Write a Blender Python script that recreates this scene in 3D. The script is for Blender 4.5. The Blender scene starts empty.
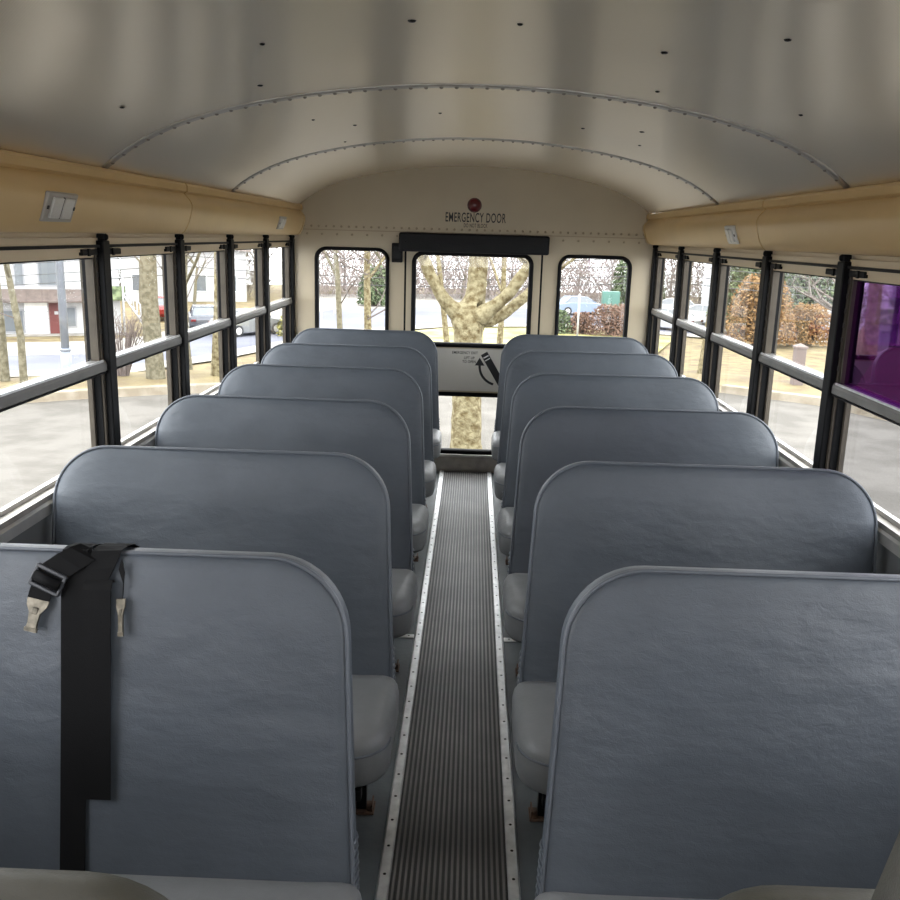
import bpy, bmesh, math, random
from mathutils import Vector, Matrix
random.seed(7)
sc = bpy.context.scene
COL = sc.collection
PI = math.pi

# ------------------------------------------------------------------ materials
def srgb(r, g, b):
    f = lambda c: (c/255/12.92) if c/255 <= .04045 else ((c/255+.055)/1.055)**2.4
    return (f(r), f(g), f(b), 1)

def new_mat(name):
    m = bpy.data.materials.new(name); m.use_nodes = True
    nt = m.node_tree
    return m, nt, nt.nodes['Principled BSDF']

def mat(name, col, rough=.5, metal=0, var=0, vscale=8, bump=0, bscale=60, bdetail=4, spec=.5, stretch=None, bdist=.01, sheen=0):
    m, nt, b = new_mat(name)
    b.inputs['Base Color'].default_value = col
    b.inputs['Roughness'].default_value = rough
    b.inputs['Metallic'].default_value = metal
    b.inputs['Specular IOR Level'].default_value = spec
    if var or bump:
        tc = nt.nodes.new('ShaderNodeTexCoord')
        mp = nt.nodes.new('ShaderNodeMapping')
        nt.links.new(tc.outputs['Object'], mp.inputs['Vector'])
        if stretch: mp.inputs['Scale'].default_value = stretch
    if var:
        n = nt.nodes.new('ShaderNodeTexNoise'); n.inputs['Scale'].default_value = vscale; n.inputs['Detail'].default_value = 6
        nt.links.new(mp.outputs['Vector'], n.inputs['Vector'])
        r = nt.nodes.new('ShaderNodeValToRGB')
        r.color_ramp.elements[0].position = .3; r.color_ramp.elements[1].position = .7
        r.color_ramp.elements[0].color = tuple(c*(1-var) for c in col[:3])+(1,)
        r.color_ramp.elements[1].color = tuple(min(1, c*(1+var)) for c in col[:3])+(1,)
        nt.links.new(n.outputs['Fac'], r.inputs['Fac']); nt.links.new(r.outputs['Color'], b.inputs['Base Color'])
    if bump:
        n = nt.nodes.new('ShaderNodeTexNoise'); n.inputs['Scale'].default_value = bscale; n.inputs['Detail'].default_value = bdetail
        nt.links.new(mp.outputs['Vector'], n.inputs['Vector'])
        bp = nt.nodes.new('ShaderNodeBump'); bp.inputs['Strength'].default_value = bump; bp.inputs['Distance'].default_value = bdist
        nt.links.new(n.outputs['Fac'], bp.inputs['Height']); nt.links.new(bp.outputs['Normal'], b.inputs['Normal'])
    return m

def two_tone(name, c1, c2, scale, rough=.9, p0=.4, p1=.6, bump=0, bscale=40, detail=8):
    m, nt, b = new_mat(name)
    b.inputs['Roughness'].default_value = rough; b.inputs['Specular IOR Level'].default_value = .2
    tc = nt.nodes.new('ShaderNodeTexCoord')
    n = nt.nodes.new('ShaderNodeTexNoise'); n.inputs['Scale'].default_value = scale; n.inputs['Detail'].default_value = detail
    nt.links.new(tc.outputs['Object'], n.inputs['Vector'])
    r = nt.nodes.new('ShaderNodeValToRGB')
    r.color_ramp.elements[0].position = p0; r.color_ramp.elements[1].position = p1
    r.color_ramp.elements[0].color = c1; r.color_ramp.elements[1].color = c2
    nt.links.new(n.outputs['Fac'], r.inputs['Fac']); nt.links.new(r.outputs['Color'], b.inputs['Base Color'])
    if bump:
        n2 = nt.nodes.new('ShaderNodeTexNoise'); n2.inputs['Scale'].default_value = bscale; n2.inputs['Detail'].default_value = 5
        nt.links.new(tc.outputs['Object'], n2.inputs['Vector'])
        bp = nt.nodes.new('ShaderNodeBump'); bp.inputs['Strength'].default_value = bump; bp.inputs['Distance'].default_value = .02
        nt.links.new(n2.outputs['Fac'], bp.inputs['Height']); nt.links.new(bp.outputs['Normal'], b.inputs['Normal'])
    return m

def glass_mat(name, tint=(1, 1, 1, 1), refl=1.0, rc=(1, 1, 1, 1)):
    m = bpy.data.materials.new(name); m.use_nodes = True
    nt = m.node_tree; nt.nodes.clear()
    out = nt.nodes.new('ShaderNodeOutputMaterial')
    t = nt.nodes.new('ShaderNodeBsdfTransparent'); t.inputs['Color'].default_value = tint
    g = nt.nodes.new('ShaderNodeBsdfGlossy'); g.inputs['Roughness'].default_value = .02; g.inputs['Color'].default_value = rc
    f = nt.nodes.new('ShaderNodeFresnel'); f.inputs['IOR'].default_value = 1.45
    mu = nt.nodes.new('ShaderNodeMath'); mu.operation = 'MULTIPLY'; mu.inputs[1].default_value = refl
    mix = nt.nodes.new('ShaderNodeMixShader')
    ge = nt.nodes.new('ShaderNodeNewGeometry')      # the outer face of the pane only passes light on
    iv = nt.nodes.new('ShaderNodeMath'); iv.operation = 'SUBTRACT'; iv.inputs[0].default_value = 1
    nt.links.new(ge.outputs['Backfacing'], iv.inputs[1])
    m2 = nt.nodes.new('ShaderNodeMath'); m2.operation = 'MULTIPLY'; m2.use_clamp = True
    nt.links.new(f.outputs['Fac'], mu.inputs[0]); nt.links.new(mu.outputs[0], m2.inputs[0]); nt.links.new(iv.outputs[0], m2.inputs[1])
    nt.links.new(m2.outputs[0], mix.inputs['Fac'])
    nt.links.new(t.outputs[0], mix.inputs[1]); nt.links.new(g.outputs[0], mix.inputs[2])
    nt.links.new(mix.outputs[0], out.inputs['Surface'])
    return m

def vinyl_mat(name, col, k=1.0):
    """seat vinyl: fine leather grain, crease lines and soft sagging"""
    m, nt, b = new_mat(name)
    b.inputs['Roughness'].default_value = .46; b.inputs['Specular IOR Level'].default_value = .45
    tc = nt.nodes.new('ShaderNodeTexCoord')
    oi = nt.nodes.new('ShaderNodeObjectInfo')
    ad = nt.nodes.new('ShaderNodeVectorMath'); ad.operation = 'ADD'
    ml = nt.nodes.new('ShaderNodeVectorMath'); ml.operation = 'SCALE'; ml.inputs['Scale'].default_value = .9
    nt.links.new(oi.outputs['Location'], ml.inputs[0])
    nt.links.new(tc.outputs['Object'], ad.inputs[0]); nt.links.new(ml.outputs[0], ad.inputs[1])
    P = ad.outputs[0]
    def noise(scale, detail, stretch=None, rough=.55, dist=0):
        v = P
        if stretch:
            mp = nt.nodes.new('ShaderNodeMapping'); mp.inputs['Scale'].default_value = stretch
            nt.links.new(P, mp.inputs['Vector']); v = mp.outputs['Vector']
        n = nt.nodes.new('ShaderNodeTexNoise'); n.inputs['Scale'].default_value = scale
        n.inputs['Detail'].default_value = detail; n.inputs['Roughness'].default_value = rough; n.inputs['Distortion'].default_value = dist
        nt.links.new(v, n.inputs['Vector']); return n.outputs['Fac']
    # colour: gentle mottling from wear
    r = nt.nodes.new('ShaderNodeValToRGB')
    r.color_ramp.elements[0].position = .25; r.color_ramp.elements[1].position = .8
    r.color_ramp.elements[0].color = tuple(c*.84 for c in col[:3])+(1,)
    r.color_ramp.elements[1].color = tuple(c*1.18 for c in col[:3])+(1,)
    nt.links.new(noise(5, 7, rough=.65), r.inputs['Fac']); nt.links.new(r.outputs['Color'], b.inputs['Base Color'])
    b1 = nt.nodes.new('ShaderNodeBump'); b1.inputs['Strength'].default_value = .35*k; b1.inputs['Distance'].default_value = .03
    nt.links.new(noise(3.5, 3, (1, 1, 2.2)), b1.inputs['Height'])
    b2 = nt.nodes.new('ShaderNodeBump'); b2.inputs['Strength'].default_value = .28*k; b2.inputs['Distance'].default_value = .004
    nt.links.new(noise(38, 5, (1, 1, 1.8), .65, .6), b2.inputs['Height']); nt.links.new(b1.outputs['Normal'], b2.inputs['Normal'])
    b3 = nt.nodes.new('ShaderNodeBump'); b3.inputs['Strength'].default_value = .3; b3.inputs['Distance'].default_value = .0012
    nt.links.new(noise(420, 2), b3.inputs['Height']); nt.links.new(b2.outputs['Normal'], b3.inputs['Normal'])
    nt.links.new(b3.outputs['Normal'], b.inputs['Normal'])
    rr = nt.nodes.new('ShaderNodeMapRange'); rr.inputs['To Min'].default_value = .38; rr.inputs['To Max'].default_value = .56
    nt.links.new(noise(9, 5), rr.inputs['Value']); nt.links.new(rr.outputs[0], b.inputs['Roughness'])
    return m

def ceiling_mat():
    m, nt, b = new_mat('perforated galvanised ceiling')
    b.inputs['Metallic'].default_value = .80
    b.inputs['Anisotropic'].default_value = .85
    tc = nt.nodes.new('ShaderNodeTexCoord')
    tg = nt.nodes.new('ShaderNodeTangent'); tg.direction_type = 'UV_MAP'
    nt.links.new(tg.outputs[0], b.inputs['Tangent'])
    b.inputs['Anisotropic Rotation'].default_value = 0.25
    n = nt.nodes.new('ShaderNodeTexNoise'); n.inputs['Scale'].default_value = 3; n.inputs['Detail'].default_value = 6
    nt.links.new(tc.outputs['Object'], n.inputs['Vector'])
    rr = nt.nodes.new('ShaderNodeMapRange'); rr.inputs['To Min'].default_value = .27; rr.inputs['To Max'].default_value = .35
    nt.links.new(n.outputs['Fac'], rr.inputs['Value']); nt.links.new(rr.outputs[0], b.inputs['Roughness'])
    # perforation: a fine grid of small dark holes
    sep = nt.nodes.new('ShaderNodeSeparateXYZ'); nt.links.new(tc.outputs['Object'], sep.inputs[0])
    def sn(s):
        a = nt.nodes.new('ShaderNodeMath'); a.operation = 'MULTIPLY'; a.inputs[1].default_value = 2*PI/.0075
        nt.links.new(s, a.inputs[0])
        c = nt.nodes.new('ShaderNodeMath'); c.operation = 'SINE'; nt.links.new(a.outputs[0], c.inputs[0]); return c.outputs[0]
    mu = nt.nodes.new('ShaderNodeMath'); mu.operation = 'MULTIPLY'
    nt.links.new(sn(sep.outputs['X']), mu.inputs[0]); nt.links.new(sn(sep.outputs['Y']), mu.inputs[1])
    gt = nt.nodes.new('ShaderNodeMath'); gt.operation = 'MAXIMUM'; gt.inputs[1].default_value = 0
    nt.links.new(mu.outputs[0], gt.inputs[0])
    mix = nt.nodes.new('ShaderNodeMix'); mix.data_type = 'RGBA'
    mix.inputs[6].default_value = CEIL_C; mix.inputs[7].default_value = tuple(c*.93 for c in CEIL_C[:3])+(1,)
    nt.links.new(gt.outputs[0], mix.inputs[0]); nt.links.new(mix.outputs[2], b.inputs['Base Color'])
    # shallow dents and oil-canning
    mp = nt.nodes.new('ShaderNodeMapping'); mp.inputs['Scale'].default_value = (1, .35, 1)
    nt.links.new(tc.outputs['Object'], mp.inputs['Vector'])
    n2 = nt.nodes.new('ShaderNodeTexNoise'); n2.inputs['Scale'].default_value = 5; n2.inputs['Detail'].default_value = 2
    nt.links.new(mp.outputs[0], n2.inputs['Vector'])
    bp = nt.nodes.new('ShaderNodeBump'); bp.inputs['Strength'].default_value = .07; bp.inputs['Distance'].default_value = .03
    nt.links.new(n2.outputs['Fac'], bp.inputs['Height']); nt.links.new(bp.outputs['Normal'], b.inputs['Normal'])
    return m

CEIL_C = (.95, .87, .73, 1)
M = {}
M['ceiling'] = ceiling_mat()
M['cream'] = mat('cream enamel', (.42, .352, .245, 1), .42, var=.05, vscale=3, bump=.05, bscale=30)
M['duct'] = mat('yellowed cream plastic', (.56, .39, .18, 1), .38, var=.06, vscale=3, bump=.04, bscale=25)
M['header'] = mat('beige header paint', (.52, .42, .28, 1), .45)
M['alu'] = mat('anodised aluminium', (.62, .60, .57, 1), .38, .75, var=.12, vscale=14)
M['alu_dull'] = mat('weathered aluminium frame', (.40, .37, .33, 1), .45, .6, var=.15, vscale=20)
M['strip'] = mat('floor strip aluminium', (.80, .80, .80, 1), .34, .8, var=.15, vscale=30)
M['jamb'] = mat('dull jamb', (.062, .052, .040, 1), .6, 0, spec=.2, var=.15, vscale=20)
M['railm'] = mat('grey meeting rail', (.13, .126, .118, 1), .5, .2, var=.12, vscale=14)
M['seam'] = mat('brown seam sealant', (.29, .235, .16, 1), .6)
M['panel'] = mat('off white door panel', (.60, .575, .52, 1), .4, var=.04, vscale=4)
M['black'] = mat('black painted steel', (.004, .004, .0045, 1), .5, spec=.12)
M['rubber'] = mat('black rubber gasket', (.004, .004, .0045, 1), .6, spec=.12)
M['padblack'] = mat('black vinyl pad', (.010, .010, .011, 1), .6, spec=.2, bump=.15, bscale=80)
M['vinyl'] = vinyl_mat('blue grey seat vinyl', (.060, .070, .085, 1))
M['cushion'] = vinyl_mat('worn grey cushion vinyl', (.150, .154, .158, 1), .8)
M['piping'] = mat('seat piping', (.080, .090, .106, 1), .5)
M['barrier'] = vinyl_mat('olive grey pad vinyl', (.062, .059, .047, 1), .8)
M['floor'] = mat('grey vinyl floor', (.075, .085, .09, 1), .42, var=.25, vscale=6, bump=.1, bscale=50)
M['runner'] = mat('ribbed black rubber', (.022, .021, .020, 1), .5, var=.3, vscale=5, bump=.08, bscale=90)
M['rib'] = mat('worn rubber rib', (.15, .142, .133, 1), .42, var=.3, vscale=5)
M['lowwall'] = mat('grey steel side panel', (.20, .205, .21, 1), .38, .5, var=.12, vscale=5)
M['rust'] = mat('rusty steel plate', (.085, .045, .026, 1), .75, var=.5, vscale=60)
M['screw'] = mat('dark screw head', (.03, .028, .025, 1), .4, .6)
M['zinc'] = mat('nickel plated clip', (.12, .108, .085, 1), .35, .8, var=.5, vscale=60)
M['webbing'] = mat('black seat belt webbing', (.0028, .0028, .0032, 1), .75, spec=.14, bump=.35, bscale=500, bdetail=2, bdist=.001)
M['buckle'] = mat('dark steel adjuster', (.03, .032, .037, 1), .4, .1)
M['plate'] = mat('grey plastic plate', (.34, .32, .29, 1), .4)
M['lens'] = mat('pale ribbed lens', (.55, .54, .52, 1), .3, bump=.3, bscale=120)
M['red'] = mat('red lamp lens', (.09, .005, .006, 1), .25)
M['ink'] = mat('black lettering', (.006, .006, .006, 1), .5)
M['white'] = mat('white paint', (.72, .72, .70, 1), .5)
M['glass'] = glass_mat('window glass', (.97, .98, .975, 1), .55)
M['tint'] = glass_mat('grey tinted glass', (.74, .75, .76, 1), .5)
M['purple'] = glass_mat('purple film glass', (.235, .085, .285, 1), 3.0, (.42, .27, .52, 1))
# outside
M['asphalt'] = two_tone('pale worn asphalt', (.076, .069, .059, 1), (.106, .097, .085, 1), 1.6, bump=.3, bscale=30)
M['road'] = two_tone('blue grey road', (0.092, 0.094, 0.115, 1), (0.115, 0.117, 0.138, 1), .3)
M['grass'] = two_tone('dry winter grass', (.095, .070, .040, 1), (.170, .138, .068, 1), 1.3, p0=.35, p1=.7, bump=.5, bscale=18)
M['lawn'] = two_tone('spring lawn', (0.156, 0.143, 0.041, 1), (0.230, 0.212, 0.101, 1), .5)
M['concrete'] = two_tone('pale concrete', (0.184, 0.170, 0.152, 1), (0.230, 0.216, 0.193, 1), 2)
M['curbm'] = two_tone('curb concrete', (0.166, 0.138, 0.101, 1), (0.212, 0.184, 0.143, 1), 4)
M['bark'] = two_tone('grey green bark', (.085, .075, .048, 1), (.145, .130, .090, 1), 16, bump=.9, bscale=30)
M['bark2'] = two_tone('mossy tan bark', (.075, .055, .024, 1), (.185, .160, .095, 1), 17, p0=.36, p1=.62, bump=1.0, bscale=34)
M['twig'] = mat('bare twig', (0.074, 0.058, 0.048, 1), .9)
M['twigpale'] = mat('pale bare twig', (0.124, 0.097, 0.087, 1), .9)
M['redtwig'] = two_tone('rusty hedge leaves', (0.092, 0.051, 0.035, 1), (0.166, 0.106, 0.078, 1), 3)
M['orange'] = two_tone('orange brown leaves', (0.120, 0.060, 0.023, 1), (0.202, 0.124, 0.055, 1), 2.5)
M['green'] = two_tone('evergreen leaves', (.030, .045, .022, 1), (.115, .14, .075, 1), 3)
M['siding'] = mat('white siding', (0.304, 0.304, 0.304, 1), .6)
M['roofing'] = mat('brown roof shingle', (0.074, 0.055, 0.046, 1), .8, var=.3, vscale=4)
M['reddoor'] = mat('dark red door', (0.092, 0.016, 0.013, 1), .5)
M['pane'] = mat('dark house window', (.10, .11, .12, 1), .15)
M['polem'] = mat('pale blue grey pole', (0.193, 0.212, 0.248, 1), .5, var=.08, vscale=4)
M['carw'] = mat('white car paint', (0.322, 0.327, 0.336, 1), .25)
M['cars'] = mat('silver car paint', (0.193, 0.198, 0.202, 1), .25, .4)
M['card'] = mat('dark car paint', (.045, .048, .06, 1), .25)
M['carb'] = mat('pale blue car paint', (0.166, 0.202, 0.267, 1), .25)
M['carr'] = mat('red car paint', (0.193, 0.014, 0.014, 1), .25)
M['tyre'] = mat('tyre', (.015, .015, .015, 1), .8)
M['wire'] = mat('overhead wire', (.03, .03, .03, 1), .6)
M['utility'] = mat('green utility box', (0.055, 0.129, 0.101, 1), .5)
M['siding_g'] = mat('grey house siding', (0.184, 0.184, 0.193, 1), .6)

# ------------------------------------------------------------------ mesh builder
class MB:
    def __init__(s): s.bm = bmesh.new(); s.mats = []
    def mi(s, m):
        if m not in s.mats: s.mats.append(m)
        return s.mats.index(m)
    def face(s, vs, m, smooth=False):
        try:
            f = s.bm.faces.new(vs); f.material_index = s.mi(m); f.smooth = smooth; return f
        except ValueError: return None
    def box(s, x0, x1, y0, y1, z0, z1, m, bev=0, tf=None):
        v = [s.bm.verts.new(c) for c in ((x0,y0,z0),(x1,y0,z0),(x1,y1,z0),(x0,y1,z0),(x0,y0,z1),(x1,y0,z1),(x1,y1,z1),(x0,y1,z1))]
        fs = [s.face([v[i] for i in q], m) for q in ((3,2,1,0),(4,5,6,7),(0,1,5,4),(1,2,6,5),(2,3,7,6),(3,0,4,7))]
        if tf:
            for q in v: q.co = tf(q.co)
        if bev:
            ed = list({e for f in fs if f for e in f.edges})
            r = bmesh.ops.bevel(s.bm, geom=ed, offset=bev, segments=3, affect='EDGES', profile=.5, clamp_overlap=True)
            for f in r['faces']: f.material_index = s.mi(m); f.smooth = True
        return v
    def obox(s, c, ax, size, m, bev=0):
        """box at c with axes ax (3 vectors) and full size"""
        mx = Matrix((ax[0], ax[1], ax[2])).transposed()
        s.box(-size[0]/2, size[0]/2, -size[1]/2, size[1]/2, -size[2]/2, size[2]/2, m, bev, lambda co: mx @ co + Vector(c))
    def tube(s, pts, rad, m, n=8, cap=True, smooth=True):
        pts = [Vector(p) for p in pts]
        if not hasattr(rad, '__len__'): rad = [rad]*len(pts)
        rings = []; up = None
        for i, p in enumerate(pts):
            d = (pts[min(i+1, len(pts)-1)]-pts[max(i-1, 0)])
            if d.length < 1e-9: d = Vector((0, 0, 1))
            d.normalize()
            if up is None:
                a = Vector((0, 0, 1)) if abs(d.z) < .9 else Vector((1, 0, 0))
                up = (a-d*a.dot(d)).normalized()
            else:
                up = up-d*up.dot(d)
                up = up.normalized() if up.length > 1e-6 else Vector((1, 0, 0))
            b = d.cross(up)
            rings.append([s.bm.verts.new(p+(up*math.cos(2*PI*k/n)+b*math.sin(2*PI*k/n))*rad[i]) for k in range(n)])
        for r0, r1 in zip(rings, rings[1:]):
            for k in range(n): s.face([r0[k], r0[(k+1) % n], r1[(k+1) % n], r1[k]], m, smooth)
        if cap:
            s.face(rings[0][::-1], m); s.face(rings[-1], m)
    def loft(s, rings, m, smooth=True, cap=True, closed=True):
        R = [[s.bm.verts.new(p) for p in r] for r in rings]
        n = len(R[0])
        for a, b in zip(R, R[1:]):
            for k in range(n if closed else n-1): s.face([a[k], a[(k+1) % n], b[(k+1) % n], b[k]], m, smooth)
        if cap:
            s.face(R[0][::-1], m, smooth); s.face(R[-1], m, smooth)
        return R
    def dome(s, c, nrm, r, h, m, n=8, seg=2):
        nrm = Vector(nrm).normalized(); a = Vector((0, 0, 1)) if abs(nrm.z) < .9 else Vector((1, 0, 0))
        u = (a-nrm*a.dot(nrm)).normalized(); w = nrm.cross(u); c = Vector(c)
        prev = [s.bm.verts.new(c+(u*math.cos(2*PI*k/n)+w*math.sin(2*PI*k/n))*r) for k in range(n)]
        for j in range(1, seg):
            t = j/seg*PI/2
            cur = [s.bm.verts.new(c+(u*math.cos(2*PI*k/n)+w*math.sin(2*PI*k/n))*r*math.cos(t)+nrm*h*math.sin(t)) for k in range(n)]
            for k in range(n): s.face([prev[k], prev[(k+1) % n], cur[(k+1) % n], cur[k]], m, True)
            prev = cur
        top = s.bm.verts.new(c+nrm*h)
        for k in range(n): s.face([prev[k], prev[(k+1) % n], top], m, True)
    def sphere(s, c, r, m, sub=2, sc_=(1, 1, 1)):
        i0 = len(s.bm.verts)
        g = bmesh.ops.create_icosphere(s.bm, subdivisions=sub, radius=r)
        idx = s.mi(m)
        for v in g['verts']:
            v.co = Vector((v.co.x*sc_[0], v.co.y*sc_[1], v.co.z*sc_[2]))+Vector(c)
            for f in v.link_faces: f.material_index = idx; f.smooth = True
    def fill(s, loops, m, plane='xz', at=0, thick=0):
        """flat plate with holes: loops = list of closed 2d outlines; first is the outer one"""
        P = (lambda a, b: (a, at, b)) if plane == 'xz' else ((lambda a, b: (a, b, at)) if plane == 'xy' else (lambda a, b: (at, a, b)))
        es = []; vl = []
        for lp in loops:
            vs = [s.bm.verts.new(P(*q)) for q in lp]; vl.append(vs)
            for i in range(len(vs)): es.append(s.bm.edges.new((vs[i], vs[(i+1) % len(vs)])))
        r = bmesh.ops.triangle_fill(s.bm, use_beauty=True, use_dissolve=False, edges=es)
        fs = [g for g in r['geom'] if isinstance(g, bmesh.types.BMFace)]
        idx = s.mi(m)
        for f in fs: f.material_index = idx
        if thick:
            d = {'xz': Vector((0, thick, 0)), 'xy': Vector((0, 0, thick)), 'yz': Vector((thick, 0, 0))}[plane]
            mp = {}
            for vs in vl:
                for v in vs: mp[v] = s.bm.verts.new(v.co+d)
            for f in fs: s.face([mp[v] for v in f.verts][::-1], m)
            for vs in vl:
                for i in range(len(vs)):
                    a, b = vs[i], vs[(i+1) % len(vs)]
                    s.face([a, b, mp[b], mp[a]], m)
    def build(s, name, parent=None, mods=None, norm=True):
        if norm: bmesh.ops.recalc_face_normals(s.bm, faces=s.bm.faces[:])
        me = bpy.data.meshes.new(name); s.bm.to_mesh(me); s.bm.free()
        for m in s.mats: me.materials.append(M[m])
        o = bpy.data.objects.new(name, me); COL.objects.link(o)
        if parent is not None: o.parent = parent
        return o

def tag(o, label=None, cat=None, group=None, kind=None):
    if label: o['label'] = label
    if cat: o['category'] = cat
    if group: o['group'] = group
    if kind: o['kind'] = kind
    return o
def empty(name, loc=(0, 0, 0), rz=0):
    o = bpy.data.objects.new(name, None); COL.objects.link(o); o.location = loc; o.rotation_euler = (0, 0, rz)
    o.empty_display_size = .1
    return o
def copy_tree(o, parent=None):
    c = o.copy(); COL.objects.link(c)
    if parent is not None: c.parent = parent
    for ch in list(KIDS.get(o.name, [])): copy_tree(ch, c)
    return c
KIDS = {}
def kids_of(root):
    KIDS.clear()
    for o in COL.objects:
        if o.parent is not None: KIDS.setdefault(o.parent.name, []).append(o)
def structure(o, label=None): return tag(o, label, None, None, 'structure')

def rrect(x0, x1, z0, z1, r, n=8, rb=None):
    rb = r if rb is None else rb
    out = []
    for cx, cz, a0, q in ((x1-r, z1-r, 0, r), (x0+r, z1-r, 90, r), (x0+rb, z0+rb, 180, rb), (x1-rb, z0+rb, 270, rb)):
        for k in range(n+1):
            a = math.radians(a0+90*k/n); out.append((cx+q*math.cos(a), cz+q*math.sin(a)))
    return out
def fillet(poly, rads, n=8):
    """round the corners of a convex polygon"""
    out = []; N = len(poly)
    for i in range(N):
        p = Vector(poly[i]); a = (Vector(poly[i-1])-p); b = (Vector(poly[(i+1) % N])-p)
        la, lb = a.length, b.length; a.normalize(); b.normalize()
        r = max(rads[i], 1e-4); ang = a.angle(b)
        t = min(r/math.tan(ang/2), la*.49, lb*.49); r = t*math.tan(ang/2)
        c = p+(a+b).normalized()*(r/math.sin(ang/2))
        s0 = p+a*t-c; s1 = p+b*t-c
        a0 = math.atan2(s0.y, s0.x); a1 = math.atan2(s1.y, s1.x)
        d = (a1-a0+PI) % (2*PI)-PI
        for k in range(n+1):
            q = a0+d*k/n; out.append((c.x+r*math.cos(q), c.y+r*math.sin(q)))
    return out
def inset_poly(poly, d):
    N = len(poly); L = []
    area = sum(poly[i][0]*poly[(i+1) % N][1]-poly[(i+1) % N][0]*poly[i][1] for i in range(N))
    sgn = 1 if area > 0 else -1
    for i in range(N):
        p, q = Vector(poly[i]), Vector(poly[(i+1) % N]); e = (q-p).normalized(); nn = Vector((-e.y, e.x))*sgn
        L.append((p+nn*d, e))
    out = []
    for i in range(N):
        p, e = L[i-1]; q, f = L[i]
        den = e.x*f.y-e.y*f.x
        t = ((q.x-p.x)*f.y-(q.y-p.y)*f.x)/den
        out.append(tuple(p+e*t))
    return out

# ------------------------------------------------------------------ the bus shell
YR = 5.69; PITCH = .7294; WX = 1.13; ZTOP = 1.896
def drop(x): return .155*x*x+.044*abs(x)**8
YFRONT = -.9

b = MB(); b.box(-1.19, 1.19, YFRONT, 5.75, -.08, 0, 'floor')
structure(b.build('floor'), 'grey vinyl floor of the bus')

# ceiling skin
b = MB(); nx, ny = 48, 60
uvl = b.bm.loops.layers.uv.new('UVMap')
def cx(i): return -1.065+2.13*i/nx
g = [[b.bm.verts.new((cx(i), YFRONT+(YR+.005-YFRONT)*j/ny, ZTOP-drop(cx(i)))) for i in range(nx+1)] for j in range(ny+1)]
for j in range(ny):
    for i in range(nx):
        f = b.face([g[j][i], g[j+1][i], g[j+1][i+1], g[j][i+1]], 'ceiling', True)
        for l in f.loops: l[uvl].uv = ((l.vert.co.x+1.2)/2.4, (l.vert.co.y+1)/7)
ce = b.build('ceiling', norm=False)
structure(ce, 'curved galvanised metal ceiling with riveted seams')
b = MB()   # unseen outer roof skin, added to block light above the ceiling
n_ = 24
b.loft([[(-1.19+2.38*i/n_, y, 1.97-.12*(abs(-1.19+2.38*i/n_)/1.19)**2-.2*(abs(-1.19+2.38*i/n_)/1.19)**8) for i in range(n_+1)] for y in (YFRONT, 5.75)], 'cream', closed=False, cap=False)
b.build('outer_roof_skin', ce)
b = MB()
for x, y in ((-.86,2.32),(-.447,2.03),(-.126,1.922),(.087,1.935),(.397,2.055),(.565,1.778),(.79,2.34),(-.554,2.47),(-.543,3.19),(-.438,3.46),(-.538,3.92),(-.122,3.29),(.386,3.44),(.567,3.257),(.47,2.5),(.62,3.6)):
    b.dome((x, y, ZTOP-drop(x)), (0, 0, -1), random.uniform(.006, .011), .004, 'screw', 8, 2)
b.build('screw_heads', ce)
# lap seams with rivets
tn = [0]
def trim(o, label=None):
    tn[0] += 1; o.name = 'trim_%d' % tn[0]; structure(o, label); return o
for yy in (1.29, 2.70, 4.106):
    b = MB()
    xs = [-1.06+2.12*i/56 for i in range(57)]
    def prof(x):
        z = ZTOP-drop(x)
        return [(x, yy-.022, z+.001), (x, yy-.020, z-.005), (x, yy+.016, z-.006), (x, yy+.018, z+.001)]
    b.loft([prof(x) for x in xs], 'alu', closed=True)
    k = 0; x = -1.04
    while x < 1.05:
        z = ZTOP-drop(x)
        b.dome((x, yy+.004, z-.006), (0, 0, -1), .0065, .005, 'alu_dull', 6, 2)
        x += .043/math.sqrt(1+(.31*x+.35*abs(x)**7*(1 if x > 0 else -1))**2)
    # dark sealant line beside the lap
    b.loft([[(x, yy+.018, ZTOP-drop(x)-.0005), (x, yy+.025, ZTOP-drop(x)-.0005), (x, yy+.025, ZTOP-drop(x)-.002), (x, yy+.018, ZTOP-drop(x)-.002)] for x in xs], 'screw')
    trim(b.build('seam'), 'riveted lap seam across the metal ceiling')

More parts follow.
